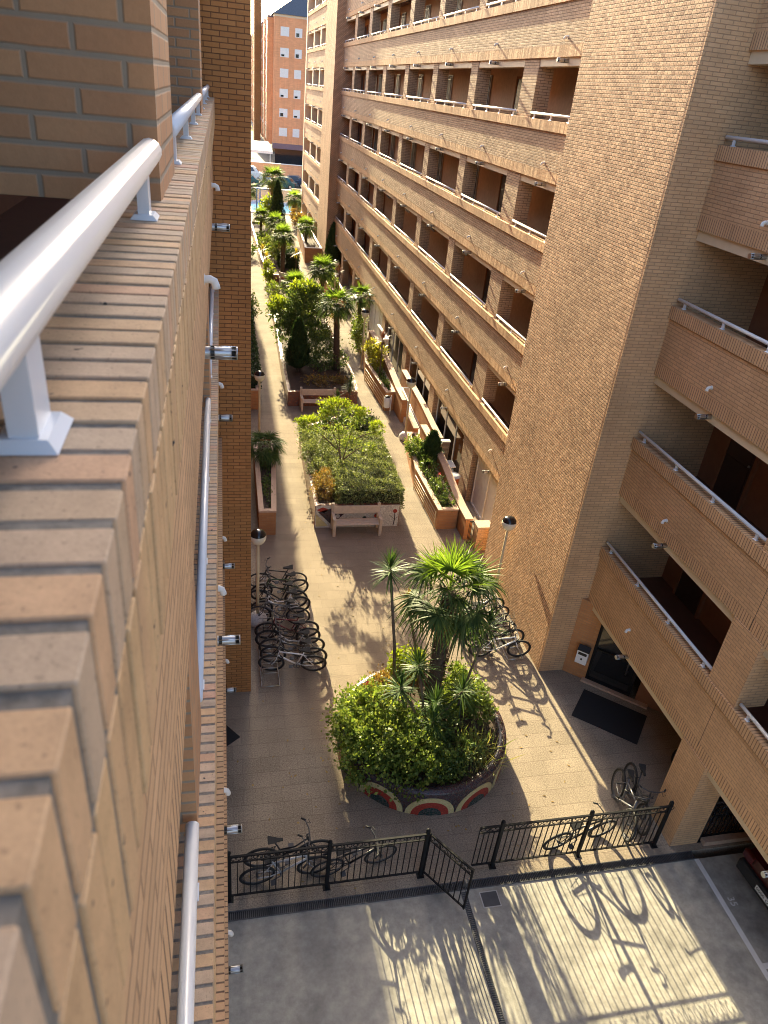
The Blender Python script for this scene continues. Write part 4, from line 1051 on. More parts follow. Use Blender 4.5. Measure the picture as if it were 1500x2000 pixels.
def street_tree(loc, label):
    t = thing('street_tree', label, 'tree', loc); MB().tube([(0, 0, 0), (.1, 0, 1.5), (.05, .1, 3)], [.14, .11, .07], 8).build('trunk', 'bark', t)
    crown(t, [((0, 0, 3.4), (1.3, 1.3, 1.2)), ((.7, .3, 4.2), (.9, .9, .8)), ((-.6, -.2, 4.0), (.9, .9, .9))], 900, .16, 'leaf_lime', name='crown')
# terrace with pool
pl_ = thing('swimming_pool', 'blue pool corner with a white rim seen beyond the cypress', 'pool', (5.6, 89.0, 0))
MB().box(-2.4, -1.6, .01, 2.4, 6.2, .05).build('water', 'water', pl_)
m = MB(); m.box(-2.9, -2.1, .0, 2.9, -1.601, .12); m.box(-2.9, 6.201, 0, 2.9, 6.7, .12); m.box(-2.9, -1.6, 0, -2.401, 6.2, .12); m.box(2.401, -1.6, 0, 2.9, 6.2, .12); m.build('rim', 'white', pl_)
pg = thing('swing_frame', 'blue painted frame of posts and a crossbar beside the pool', 'play frame', (4.15, 85.0, 0))
m = MB()
for x in (-.55, -.2, .75, 1.0): m.tube([(x, 0, 0), (x, 0, 2.7)], .07, 8)
m.build('posts', 'blue', pg); MB().tube([(-.6, 0, 2.72), (1.05, 0, 2.72)], .07, 8).build('crossbar', 'blue', pg); B(-.2, -.02, 1.2, .75, .02, 1.8).build('panel', 'blue', pg)
tw = thing('terrace_wall', 'pale retaining wall with a white coping behind the pool', 'wall', (4, 96.6, 0))
MB().box(-8, 0, 0, 12, .35, 1.3).build('wall', 'cream', tw); MB().box(-8.05, -.05, 1.301, 12.05, .4, 1.42).build('coping', 'white_matt', tw)
rw = thing('rubble_wall', 'rough stone wall at the corner of the far wing near the distant lamp', 'wall', (9.4, 93.0, 0))
MB().box(-1.4, 0, 0, 2.4, .5, 2.0).build('wall', 'ripple', rw)

# ------------------------------------------------------------------ foliage
def unit(v): return v / np.maximum(np.linalg.norm(v, axis=1, keepdims=True), 1e-9)
def leaf_mesh(P, D, N, L, W, fold=.25):
    D = unit(D); S = unit(np.cross(D, N)); N = np.cross(S, D); L = L[:, None]; W = W[:, None]
    mid = P + D * L * .45 + N * L * .06
    V = np.stack([P, mid + S * W * .5 - N * W * fold, P + D * L - N * L * .12, mid - S * W * .5 - N * W * fold], 1).reshape(-1, 3)
    F = np.arange(len(V)).reshape(-1, 4); return V, F
def cloud(ells, n, size, up=.35, shell=.5, asp=.5, zmin=None, seed=0):
    g = np.random.default_rng(seed + 100); vol = np.array([e[1][0] * e[1][1] * e[1][2] for e in ells]) ** (2 / 3); vol = vol / vol.sum(); cnt = g.multinomial(n, vol)
    Ps, Ds = [], []
    for (c, r), k in zip(ells, cnt):
        d = unit(g.normal(size=(k, 3))); rad = (shell + (1 - shell) * g.random((k, 1))) ** .7
        # uneven surface: little clumps
        fr = .82 + .25 * np.sin(d[:, :1] * 7 + c[0] * 9) * np.sin(d[:, 1:2] * 6 + c[1] * 5) + .12 * g.normal(size=(k, 1))
        p = np.array(c) + d * rad * fr * np.array(r); Ps.append(p); Ds.append(d + g.normal(size=(k, 3)) * .8 + np.array([0, 0, up]))
    P = np.concatenate(Ps); D = np.concatenate(Ds)
    if zmin is not None: k = P[:, 2] > zmin; P, D = P[k], D[k]
    gap = np.sin(P[:, 0] * 9.1 / (size * 10 + .15) + 3 * np.sin(P[:, 1] * 2.3)) * np.sin(P[:, 1] * 8.3 / (size * 10 + .15) + P[:, 2] * 5) + .55 * np.sin(P[:, 2] * 11 + P[:, 0] * 6)
    k = gap > -.62 + .25 * g.random(len(P)); P, D = P[k], D[k]
    N = unit(g.normal(size=P.shape) + np.array([0, 0, 1.0])); L = size * (.45 + 1.1 * g.random(len(P)) ** 1.5)
    return leaf_mesh(P, D, N, L, L * asp)
_seed = [0]
def crown(parent, ells, n, size, mat, name='crown', up=.35, shell=.5, asp=.5, zmin=None):
    _seed[0] += 1; V, F = cloud(ells, n, size, up, shell, asp, zmin, _seed[0]); return quads_obj(name, V, F, mat, parent)
def blades(P, D, N, L, W, droop, S=4, taper=.15, fold=0.):
    """strips that arch over; P, D, N (n,3)"""
    D = unit(D); side = unit(np.cross(D, N)); n = len(P); rows = []
    for k in range(S):
        f = k / (S - 1); c = P + D * (L * f)[:, None]; c = c - np.array([0, 0, 1.]) * (droop * L * f ** 2.2)[:, None] - D * (droop * L * .25 * f ** 3)[:, None]
        w = W * (1 - (1 - taper) * f ** 1.6) * (.55 + .45 * min(1, f * 4)); rows.append((c - side * (w / 2)[:, None], c + side * (w / 2)[:, None]))
    V = np.zeros((n, S * 2, 3)); 
    for k, (a, b) in enumerate(rows): V[:, 2 * k] = a; V[:, 2 * k + 1] = b
    base = (np.arange(n) * S * 2)[:, None]; F = np.concatenate([base + np.array([[2 * k, 2 * k + 1, 2 * k + 3, 2 * k + 2]]) for k in range(S - 1)]); return V.reshape(-1, 3), F
def join(parts):
    Vs, Fs, o = [], [], 0
    for V, F in parts: Vs.append(V); Fs.append(F + o); o += len(V)
    return np.concatenate(Vs), np.concatenate(Fs)
def fan_fronds(n, g, pet, fan, e0, e1, nb=22, droop=.35, w=.05, az=None, spread=115):
    """fan palm fronds from the origin; elevations from e0 to e1 degrees"""
    parts = []
    for k in range(n):
        a = az[k] if az is not None else k * 2.39996 + g.normal() * .2; el = math.radians(e0 + (e1 - e0) * ((k + .5) / n) + g.normal() * 6)
        d = np.array([math.cos(a) * math.cos(el), math.sin(a) * math.cos(el), math.sin(el)]); lp = pet * (.85 + .3 * g.random())
        s = np.array([-math.sin(a), math.cos(a), 0]); up = np.cross(d, s) * -1; up = up if up[2] > 0 else -up
        P0 = np.array([d * .04]); parts.append(blades(P0, d[None], up[None], np.array([lp]), np.array([.03]), np.array([.10]), 4, .7))
        tip = d * lp - np.array([0, 0, .10 * lp]); ang = np.radians(np.linspace(-spread, spread, nb)) + g.normal(size=nb) * .02
        tilt = .25 + .15 * g.random(); fd = d * math.cos(tilt) - up * math.sin(tilt)
        D = fd[None] * np.cos(ang)[:, None] + s[None] * np.sin(ang)[:, None]; D = D + up[None] * (.10 * np.abs(np.sin(ang)))[:, None] + g.normal(size=(nb, 3)) * .03
        L = fan * (.72 + .28 * np.cos(ang * .5)) * (.9 + .2 * g.random(nb)); N = np.tile(up, (nb, 1)) + s[None] * (np.where(np.arange(nb) % 2, .35, -.35))[:, None]
        parts.append(blades(np.tile(tip, (nb, 1)), D, N, L, np.full(nb, w), droop * (.6 + .8 * g.random(nb)), 5, .08))
    return join(parts)
def palm(loc, h, label, pet=.55, fan=.62, n=26, lean=(0, 0), dead=5, bright=5, r=.15, group=None, w=.05, nb=22, droop=.45):
    _seed[0] += 1; g = np.random.default_rng(_seed[0] * 7 + 3); t = thing('palm_tree', label, 'palm tree', loc, group=group)
    tk = MB(); m = 7; pts = [(lean[0] * (k / m) ** 1.3, lean[1] * (k / m) ** 1.3, h * k / m) for k in range(m + 1)]
    tk.tube(pts, [r * (1.15 - .25 * k / m) for k in range(m + 1)], 12); tr = tk.build('trunk', 'palmbark', t)
    # old leaf bases round the trunk
    nbz = int(90 * h); zz = g.random(nbz) * h; aa = g.random(nbz) * 6.283; f = (zz / h) ** 1.3
    ctr = np.stack([lean[0] * f, lean[1] * f, zz], 1); d = np.stack([np.cos(aa), np.sin(aa), np.full(nbz, .9)], 1)
    V, F = blades(ctr + d * np.array([1, 1, 0]) * r * .9, d, np.stack([-np.sin(aa), np.cos(aa), 0 * aa], 1)[:, [1, 0, 2]] * [1, -1, 1] + [0, 0, .5], .10 + .08 * g.random(nbz), np.full(nbz, .035), np.full(nbz, .2), 3, .4)
    q = quads_obj('leaf_base', V, F, 'palmbark', tr)
    top = Vector((lean[0], lean[1], h))
    V, F = fan_fronds(n, g, pet, fan, -38, 58, nb, droop, w); o = quads_obj('crown', V, F, 'leaf_palm', t); o.location = top
    if bright: V, F = fan_fronds(bright, g, pet * .9, fan * .95, 45, 82, nb, .08, w); o = quads_obj('young_fronds', V, F, 'leaf_palm_bright', t); o.location = top
    if dead: V, F = fan_fronds(dead, g, pet * .8, fan * .7, -78, -55, nb, .7, w * .8); o = quads_obj('dry_fronds', V, F, 'leaf_dead', t); o.location = top
    return t
def rosette(g, c, rad, n, el0=-40, el1=85, w=.035, droop=.18):
    a = np.arange(n) * 2.39996 + g.normal(size=n) * .2; el = np.radians(el0 + (el1 - el0) * (np.arange(n) + .5) / n + g.normal(size=n) * 6)
    D = np.stack([np.cos(a) * np.cos(el), np.sin(a) * np.cos(el), np.sin(el)], 1); N = np.stack([-np.cos(a) * np.sin(el), -np.sin(a) * np.sin(el), np.cos(el)], 1) + .05
    P = np.tile(np.array(c, float), (n, 1)) + D * .02 + np.array([0, 0, .12]) * (np.linspace(-1, 1, n)[:, None])
    return blades(P, D, N, rad * (.8 + .3 * g.random(n)), np.full(n, w), droop * (.5 + g.random(n)), 4, .06)
def yucca(loc, heads, label, rad=.45, mat='leaf_yucca', n=58, cat='yucca', name='yucca', group=None, w=.036, stem_r=.03):
    """heads: list of (dx, dy, z) for the tip of each stem"""
    _seed[0] += 1; g = np.random.default_rng(_seed[0] * 5 + 1); t = thing(name, label, cat, loc, group=group)
    for k, (x, y, z) in enumerate(heads):
        m = MB(); m.tube([(x * .05, y * .05, 0), (x * .45 + .02, y * .4, z * .5), (x, y, z)], [stem_r * 1.3, stem_r, stem_r * .85], 8); m.build('stem', 'bark', t)
        V, F = rosette(g, (x, y, z), rad * (.9 + .2 * g.random()), n, w=w); quads_obj('rosette', V, F, mat, t)
    return t
def shrub(loc, ells, n, size, mat, label, cat='shrub', name='shrub', stems=5, up=.35, asp=.55, group=None, shell=.45):
    t = thing(name, label, cat, loc, group=group); m = MB(); rr = random.Random(n)
    for k in range(stems):
        c, r = ells[k % len(ells)]; m.tube([(c[0] * .2 + rr.uniform(-.1, .1), c[1] * .2 + rr.uniform(-.1, .1), 0), (c[0] * .6, c[1] * .6, c[2] * .55), (c[0] + rr.uniform(-.3, .3) * r[0], c[1] + rr.uniform(-.3, .3) * r[1], c[2] + r[2] * .3)], [.022, .016, .008], 6)
    m.build('stems', 'bark', t); crown(t, ells, n, size, mat, 'foliage', up, shell, asp); return t
def hedge_box(loc, dims, n, size, mat, label, group=None, bulge=.06):
    _seed[0] += 1; g = np.random.default_rng(_seed[0]); t = thing('hedge', label, 'hedge', loc, group=group); lx, ly, lz = dims
    A = np.array([lx * ly, ly * lz, ly * lz, lx * lz, lx * lz]); k = g.multinomial(n, A / A.sum()); Ps, Ns = [], []
    for i, c in enumerate(k):
        u, v = g.random(c) - .5, g.random(c) - .5
        if i == 0: p = np.stack([u * lx, v * ly, np.full(c, lz)], 1); nn = [0, 0, 1]
        elif i < 3: s = -1 if i == 1 else 1; p = np.stack([np.full(c, s * lx / 2), u * ly, (v + .5) * lz], 1); nn = [s, 0, .3]
        else: s = -1 if i == 3 else 1; p = np.stack([u * lx, np.full(c, s * ly / 2), (v + .5) * lz], 1); nn = [0, s, .3]
        Ps.append(p); Ns.append(np.tile(nn, (c, 1)))
    P = np.concatenate(Ps); N = np.concatenate(Ns).astype(float); wob = np.sin(P[:, :1] * 5.1 + P[:, 1:2] * 3.7) * np.cos(P[:, 1:2] * 4.3 - P[:, 2:] * 5) * bulge
    P = P + N * (wob + g.normal(size=(n, 1)) * .035 - .02); D = N + g.normal(size=P.shape) * .9; L = size * (.6 + .8 * g.random(n))
    V, F = leaf_mesh(P - unit(D) * L[:, None] * .4, D, unit(g.normal(size=P.shape) + N), L, L * .55); quads_obj('foliage', V, F, mat, t)
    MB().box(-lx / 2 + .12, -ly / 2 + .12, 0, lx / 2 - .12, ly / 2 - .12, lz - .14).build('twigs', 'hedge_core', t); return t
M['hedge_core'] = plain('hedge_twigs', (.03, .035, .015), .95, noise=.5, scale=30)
def cypress(loc, h, r, label, n=5200, bare=.25):
    _seed[0] += 1; g = np.random.default_rng(_seed[0]); t = thing('cypress', label, 'conifer', loc)
    MB().tube([(0, 0, 0), (.02, 0, h * .5), (0, 0, h * .92)], [.09, .06, .015], 8).build('trunk', 'bark', t)
    z = g.random(n) ** 1.15; prof = np.minimum(1, (z + .05) * 6) * (1 - z) ** .62; a = g.random(n) * 6.283; rr = r * prof * (.72 + .34 * g.random(n) + .10 * np.sin(a * 5 + z * 21))
    P = np.stack([np.cos(a) * rr, np.sin(a) * rr, bare + z * (h - bare)], 1); D = np.stack([np.cos(a) * .5, np.sin(a) * .5, np.full(n, 1.3)], 1) + g.normal(size=(n, 3)) * .35
    V, F = leaf_mesh(P, D, np.stack([np.cos(a), np.sin(a), 0 * a], 1) + g.normal(size=(n, 3)) * .4, .16 * (.6 + .8 * g.random(n)), .05 + .03 * g.random(n)); quads_obj('foliage', V, F, 'leaf_dark', t)
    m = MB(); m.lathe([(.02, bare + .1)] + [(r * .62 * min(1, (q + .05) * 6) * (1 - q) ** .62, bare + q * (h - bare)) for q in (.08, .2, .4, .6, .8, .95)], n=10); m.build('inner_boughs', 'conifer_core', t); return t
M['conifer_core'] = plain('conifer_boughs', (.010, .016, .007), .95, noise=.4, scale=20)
def tree(loc, limbs, ells, n, size, leaf, label, r=.06, asp=.5, up=.3, extra=None):
    t = thing('leafy_tree', label, 'tree', loc); m = MB()
    for pts in limbs: k = len(pts); m.tube(pts, [r * (1 - .75 * q / (k - 1)) for q in range(k)], 8)
    m.build('trunk', 'bark', t); crown(t, ells, n, size, leaf, 'crown', up, .3, asp)
    if extra: crown(t, extra[0], extra[1], size, extra[2], 'new_growth', .8, .5, asp)
    return t
def grass_tuft(loc, n, L, label, mat='leaf_grass', name='grass_clump', spread=.25, cat='grass clump'):
    _seed[0] += 1; g = np.random.default_rng(_seed[0]); t = thing(name, label, cat, loc); a = g.random(n) * 6.283; el = np.radians(20 + 65 * g.random(n)); D = np.stack([np.cos(a) * np.cos(el), np.sin(a) * np.cos(el), np.sin(el)], 1)
    P = np.stack([g.normal(size=n) * spread, g.normal(size=n) * spread, 0 * a], 1); V, F = blades(P, D, np.stack([-np.sin(a), np.cos(a), .3 + 0 * a], 1)[:, [1, 0, 2]], L * (.6 + .6 * g.random(n)), np.full(n, .022), .5 * g.random(n), 5, .05); quads_obj('leaves', V, F, mat, t); return t

M['leaf_deep'] = leafmat('deep_green_leaf', G((.03, .055, .018), (.055, .09, .025), (.10, .14, .04)), .25, .45, .3)
# --- round planter
zs = .48; px_, py_ = P1
palm((4.62, 11.9, zs), 3.35, 'big fan palm with a shaggy dark trunk rising from the round mosaic planter', pet=.72, fan=.74, n=24, lean=(0.02, .05), dead=3, bright=8, r=.17, nb=26, w=.05, droop=.5)
yucca((3.72, 11.75, zs), [(-.52, -.05, 4.15)], 'tall slender yucca with one crown on a bare stem, beside the big fan palm', .52, n=90, stem_r=.034)
yucca((5.06, 11.5, zs), [(.42, -.05, 2.75)], 'yucca leaning out of the round planter towards the tower bicycles', .50, n=52, w=.045)
yucca((4.25, 11.05, zs), [(-.36, .0, 2.1), (-.71, -.05, 1.55), (.15, -.05, 1.0), (.76, .05, 1.2), (.05, -.35, .75)], 'low many headed yucca in the middle of the round planter', .56, n=70, w=.042)
yucca((4.5, 12.6, zs), [(-.55, .05, 2.6)], 'thin yucca stem behind the big fan palm with browning tips', .30, 'leaf_brown', n=40)
yucca((5.0, 12.5, zs), [(.1, .05, 2.5), (.28, .1, 2.3)], 'pair of bare thin stems behind the palm trunk ending in small leaf heads', .32, n=40)
shrub((3.52, 10.7, zs), [((-.5, -.1, .5), (.8, .9, .6)), ((.3, -.5, .42), (.8, .7, .5)), ((-.3, .7, .6), (.8, .7, .65)), ((.55, .2, .45), (.65, .65, .45)), ((-.95, .35, .4), (.6, .75, .6)), ((-.8, -.5, .25), (.6, .6, .5)), ((.75, -.8, .2), (.6, .42, .38)), ((.1, -1.0, .1), (.7, .4, .35)), ((-.75, 1.0, .35), (.6, .5, .55))], 26000, .07, 'leaf_shrub', 'dense bright green geranium bush filling the round planter and spilling over its rim', 'shrub', 'geranium_bush', 9, asp=.75)
shrub((3.55, 12.1, zs), [((0, 0, .5), (.55, .5, .5)), ((.4, .1, .5), (.4, .4, .4)), ((-.4, -.1, .4), (.4, .4, .4))], 4600, .07, 'leaf_brown', 'rusty brown drying bush at the back of the round planter', 'shrub', 'dry_bush', 5, asp=.7)
shrub((4.0, 12.55, zs), [((0, 0, .75), (.4, .4, .5)), ((.35, .1, .7), (.3, .3, .4))], 2400, .08, 'leaf_lime', 'lime green bush behind the yuccas in the round planter', 'shrub', 'bush', 5, asp=.7)
shrub((5.4, 11.75, zs), [((0, 0, .5), (.6, .55, .5)), ((-.15, .5, .55), (.5, .4, .45)), ((.25, -.35, .35), (.4, .4, .38)), ((-.5, -.2, .4), (.4, .45, .4))], 7000, .07, 'leaf_shrub', 'bright bush at the rim of the round planter nearest the tower', 'shrub', 'bush', 5, asp=.7)
shrub((4.75, 10.15, zs), [((-.4, -.15, .2), (.6, .5, .32)), ((.2, .2, .22), (.6, .55, .32)), ((-.2, .7, .3), (.6, .5, .35))], 5200, .07, 'leaf_glossy', 'low dark ground plants at the front of the round planter', 'shrub', 'low_bush', 4, asp=.6)
grass_tuft((5.25, 10.35, zs + .02), 300, .75, 'straw-tipped grass clump arching at the front rim of the round planter')
grass_tuft((3.95, 10.6, zs + .1), 60, .7, 'thin upright grass clump among the geraniums')
yl = shrub((5.62, 13.0, .3), [((0, 0, 1.9), (.35, .35, .45)), ((-.15, .1, 1.4), (.4, .3, .5))], 1500, .10, 'leaf_yellow', 'yellowing bush behind the big fan palm near the bicycles', 'shrub', 'yellow_bush', 4) if False else None
fl = thing('flower', 'single red flower standing above the geranium bush', 'flower', (3.0, 11.7, zs + .2)); MB().tube([(0, 0, 0), (.02, 0, .85)], .006, 5).build('stalk', 'bark', fl); crown(fl, [((.02, 0, .87), (.055, .055, .05))], 40, .05, 'petal', 'bloom', asp=.9)

# --- hedge planter
hedge_box((4.74, 23.2, .6), (2.25, 4.7, .85), 25000, .062, 'leaf_hedge', 'large clipped box hedge with a flat sunlit top behind the nearest bench')
shrub((3.2, 24.5, .65), [((-.1, 0, .42), (.5, 1.0, .48)), ((-.05, 1.2, .38), (.5, .8, .42)), ((-.1, 2.1, .3), (.42, .6, .35)), ((-.05, -1.2, .35), (.42, .6, .4))], 9000, .065, 'leaf_hedge', 'pale olive clipped bush on the walk side of the hedge planter', 'shrub', 'bush', 4)
shrub((3.3, 21.75, .65), [((-.05, 0, .35), (.5, .75, .5)), ((.0, .7, .4), (.42, .5, .38))], 5200, .07, 'leaf_brown', 'rusty feathery bush at the front corner of the hedge planter', 'shrub', 'bush', 5, asp=.35)
shrub((3.3, 26.4, .65), [((0, 0, .3), (.45, .5, .3))], 1500, .08, 'leaf_glossy', 'dark clipped bush at the back corner of the hedge planter', 'shrub', 'bush', 3)
shrub((5.55, 26.8, .65), [((.1, 0, .5), (.55, 1.1, .5)), ((-.6, .5, .4), (.6, .8, .4)), ((-1.3, .6, .3), (.6, .6, .3))], 5600, .09, 'leaf_deep', 'dark leafy bush at the back corner of the hedge planter by the tower side walk', 'shrub', 'bush', 5)
shrub((4.4, 27.2, .65), [((0, 0, .15), (.8, .5, .2))], 900, .09, 'leaf_brown', 'sparse brown ground plants behind the small open tree', 'shrub', 'low_bush', 3)
shrub((4.0, 22.6, .65), [((0, 0, .3), (.4, .8, .35)), ((.1, 1.2, .3), (.35, .7, .3))], 2600, .1, 'leaf_glossy', 'dark leafy bush with white flowers between hedge and rusty bush', 'shrub', 'bush', 4)
tree((3.95, 22.95, .65), [[(0, 0, 0), (.02, .05, .9), (-.2, .1, 1.6), (-.5, .1, 2.25)], [(.03, 0, 0), (.12, .05, .9), (.3, .1, 1.7), (.45, .15, 2.4)], [(0, .05, 0), (0, .1, 1.0), (-.1, .15, 1.9), (-.2, .2, 2.7)], [(-.12, .1, 1.2), (-.75, .1, 1.8), (-1.25, .0, 2.1)], [(.3, .1, 1.5), (.9, .2, 1.75), (1.35, .2, 1.85)], [(.1, .05, .8), (.6, .1, 1.2), (1.0, .2, 1.35)]],
     [((-1.2, .0, 2.15), (.40, .3, .24)), ((-.2, .2, 2.7), (.6, .4, .25)), ((.55, .2, 2.35), (.5, .35, .25)), ((1.3, .3, 1.85), (.35, .3, .25)), ((.3, .1, 1.5), (.5, .3, .2)), ((1.1, .2, 1.25), (.3, .3, .2)), ((-.6, .2, 1.9), (.4, .35, .2)), ((.1, .1, 2.0), (.5, .35, .2))], 4600, .08, 'leaf_shrub', 'small open tree with lime tips growing through the clipped hedge', .03, extra=([((-.25, .2, 2.9), (.65, .42, .15)), ((-1.25, .0, 2.32), (.42, .32, .15)), ((.55, .25, 2.6), (.45, .35, .15)), ((-.75, .1, 2.55), (.35, .3, .15)), ((1.3, .3, 2.05), (.3, .3, .14))], 4600, 'leaf_lime'))

# --- rust planter with the tall palm
zp = .52
palm((5.5, 35.0, zp), 3.35, 'tall fan palm on a straight dark trunk behind the second bench', pet=.55, fan=.62, n=28, lean=(-.18, .1), dead=4, bright=6, r=.15)
cypress((3.5, 34.6, zp), 2.6, .62, 'dark broad cypress at the corner of the rust planter', 6500)
tree((4.1, 38.6, zp), [[(0, 0, 0), (.1, .1, 1), (-.2, .2, 2), (-.6, .3, 2.8)], [(.05, 0, .2), (.3, .1, 1.2), (.6, 0, 2.3)], [(0, 0, .8), (-.6, -.4, 1.6), (-1.2, -.4, 2.2)]],
     [((0, 0, 2.5), (1.3, 1.2, .75)), ((-1.2, -.3, 2.0), (.85, .8, .6)), ((1.0, .2, 2.1), (.75, .8, .65)), ((-.4, -.8, 1.7), (.9, .6, .7)), ((.7, -.8, 1.2), (.8, .6, .7)), ((-1.1, -1.0, 1.2), (.6, .6, .6)), ((.3, .2, 3.05), (.8, .8, .4))], 11000, .17, 'leaf_glossy', 'round leafy tree with large glossy leaves beside the tall palm', .08, asp=.45, extra=([((-1.4, -.3, 2.4), (.6, .6, .35)), ((.0, .2, 3.2), (.9, .8, .3))], 1400, 'leaf_lime'))
shrub((4.8, 34.8, zp), [((0, .3, .5), (.9, .8, .6)), ((.2, 1.6, .8), (.9, .8, .8)), ((-.6, 2.3, .8), (.9, .7, .8)), ((-1.4, 1.4, .6), (.6, .9, .6)), ((.9, .6, .5), (.4, .9, .5))], 8500, .11, 'leaf_glossy', 'mixed leafy shrubs between the dark cypress and the tall palm trunk', 'shrub', 'bush', 6)
shrub((4.4, 33.0, zp), [((0, 0, .2), (1.0, .7, .25)), ((1.0, .2, .15), (.5, .5, .2))], 1500, .1, 'leaf_brown', 'low brownish undergrowth at the front of the rust planter', 'shrub', 'low_bush', 4)
palm((3.9, 41.8, zp), 2.6, 'fan palm whose lime crown shows just above the round leafy tree', pet=.5, fan=.6, n=18, dead=0, bright=9, r=.13)
palm((7.5, 40.6, .0), 2.9, 'small fan palm with bright fans beyond the tall palm, leaning over the narrow walk', pet=.5, fan=.55, n=16, dead=2, bright=6, r=.11)
palm((6.0, 46.0, zp), 2.6, 'fan palm with a lone dark trunk standing before the third bench', pet=.55, fan=.66, n=30, dead=3, bright=7, r=.13)
shrub((5.0, 44.5, zp), [((0, 0, .6), (.9, 1.0, .7)), ((-1.2, .3, .5), (.8, .9, .6))], 2600, .14, 'leaf_shrub', 'leafy shrubs at the far end of the rust planter', 'shrub', 'bush', 5)
yucca((5.55, 31.0, .0), [(0, 0, 1.15)], 'spiky yucca standing beside the second bench seat', .46, n=60, group='spiky yuccas by the second bench')
yucca((5.75, 31.9, .3), [(.0, 0, .75)], 'spiky yucca in a ball of leaves behind the second bench end', .48, n=60, group='spiky yuccas by the second bench')
yucca((4.95, 30.6, .0), [(0, 0, .78)], 'short spiky yucca in front of the second bench', .42, n=50, group='spiky yuccas by the second bench')
shrub((7.45, 40.2, .0), [((0, 0, 1.2), (.5, 1.0, 1.0)), ((-.1, -.6, .8), (.45, .7, .8))], 3000, .12, 'leaf_shrub', 'leafy bush at the foot of the small fan palm over the narrow walk', 'shrub', 'bush', 5)
# --- far planters
zf = .5
palm((4.3, 56.0, zf), 2.7, 'fan palm with lime top behind the third bench', pet=.55, fan=.66, n=28, dead=3, bright=8, r=.14)
yucca((3.0, 56.0, zf), [(-.2, 0, 1.6), (.1, .1, 1.1)], 'yellowing little palm on the walk side of the third bench', .5, 'leaf_yellow', 44, 'palm', 'young_palm', w=.06)
yucca((5.3, 56.4, zf), [(.0, 0, 1.4)], 'yellowing little palm on the tower side of the third bench', .42, 'leaf_yellow', 40, 'palm', 'young_palm', w=.06)
shrub((3.2, 54.9, .4), [((0, 0, .6), (.45, .5, .7)), ((-.05, -.4, .2), (.4, .4, .5))], 1500, .15, 'leaf_lime', 'lime leafy plant hanging over the corner of the third bench planter', 'shrub', 'bush', 4)
hedge_box((4.9, 58.4, zf), (1.5, 1.6, 1.2), 3600, .10, 'leaf_dark', 'dark clipped hedge block directly behind the third bench')
shrub((4.2, 60.5, zf), [((0, 0, .7), (1.2, 1.4, .7)), ((.6, 2.5, .6), (.9, 1.4, .7)), ((-.7, 3.5, .6), (.8, 1.2, .7))], 3600, .17, 'leaf_shrub', 'leafy shrubs filling the middle of the far central planter', 'shrub', 'bush', 6)
palm((3.3, 69.0, zf), 2.0, 'small round fan palm left of the tall cypress', pet=.45, fan=.6, n=22, dead=1, bright=8, r=.11)
cypress((5.0, 73.0, zf), 4.4, .85, 'tall slender cypress in front of the pool', 7000)
shrub((4.1, 74.6, zf), [((0, 0, 1.2), (.9, .8, 1.2)), ((.2, .2, 2.2), (.7, .7, .8))], 2600, .2, 'leaf_lime', 'tall lime leafy bush beside the slender cypress', 'shrub', 'bush', 5)
palm((4.95, 79.5, .0), 4.5, 'large fan palm with a broad crown near the pool', pet=.8, fan=.95, n=32, dead=8, bright=7, r=.2, w=.07)
palm((2.6, 82.5, .0), 2.9, 'drooping palm by the pool at the edge of the shaded wall', pet=.6, fan=.8, n=22, dead=6, bright=2, r=.15, w=.07)
palm((7.4, 83.0, .0), 2.3, 'low palm with dry fronds beside the distant lamp', pet=.6, fan=.75, n=20, dead=6, bright=3, r=.15, w=.07)
cypress((8.8, 86.5, .0), 2.6, .9, 'small round conifer by the end of the far wing', 3000)
palm((4.2, 63.5, zf), 2.4, 'medium fan palm among the shrubs behind the yellowing little palms', pet=.5, fan=.62, n=24, dead=2, bright=7, r=.12)
shrub((3.3, 50.0, .3), [((0, 0, .5), (.6, 1.2, .55)), ((1.4, .5, .4), (.8, 1.0, .5))], 2400, .13, 'leaf_shrub', 'low leafy shrubs between the rust planter and the third bench', 'shrub', 'bush', 5)
shrub((3.4, 66.0, zf), [((0, 0, .6), (.7, 1.6, .7)), ((1.4, 1.0, .7), (.8, 1.4, .7))], 2600, .16, 'leaf_glossy', 'dark leafy shrubs before the small round fan palm', 'shrub', 'bush', 5)
shrub((5.3, 71.0, zf), [((0, 0, .5), (.5, 1.5, .6))], 1500, .16, 'leaf_shrub', 'leafy shrub at the foot of the tall slender cypress', 'shrub', 'bush', 4)
# --- planters on the tower side
shrub((7.42, 23.3, .6), [((-.05, 1.6, .3), (.38, .9, .4)), ((0, .2, .3), (.36, .9, .45)), ((.05, -1.4, .2), (.4, 1.0, .42)), ((.1, -2.3, .15), (.36, .5, .35))], 6000, .085, 'leaf_glossy', 'leafy greenery filling the planter nearest the tower', 'shrub', 'bush', 6)
shrub((7.3, 25.2, .6), [((0, 0, .3), (.42, .8, .42))], 2600, .09, 'leaf_shrub', 'pale green bush at the back of the planter nearest the tower', 'shrub', 'bush', 4)
cypress((7.70, 24.2, .6), 1.35, .48, 'stout dark green conifer in the planter nearest the tower', 3400, .05)
rf = thing('flower', 'red bloom in the planter nearest the tower', 'flower', (7.5, 22.3, .7)); MB().tube([(0, 0, 0), (0, 0, .5)], .006, 5).build('stalk', 'bark', rf); crown(rf, [((0, 0, .52), (.06, .06, .05))], 40, .05, 'petal', 'bloom', asp=.9)
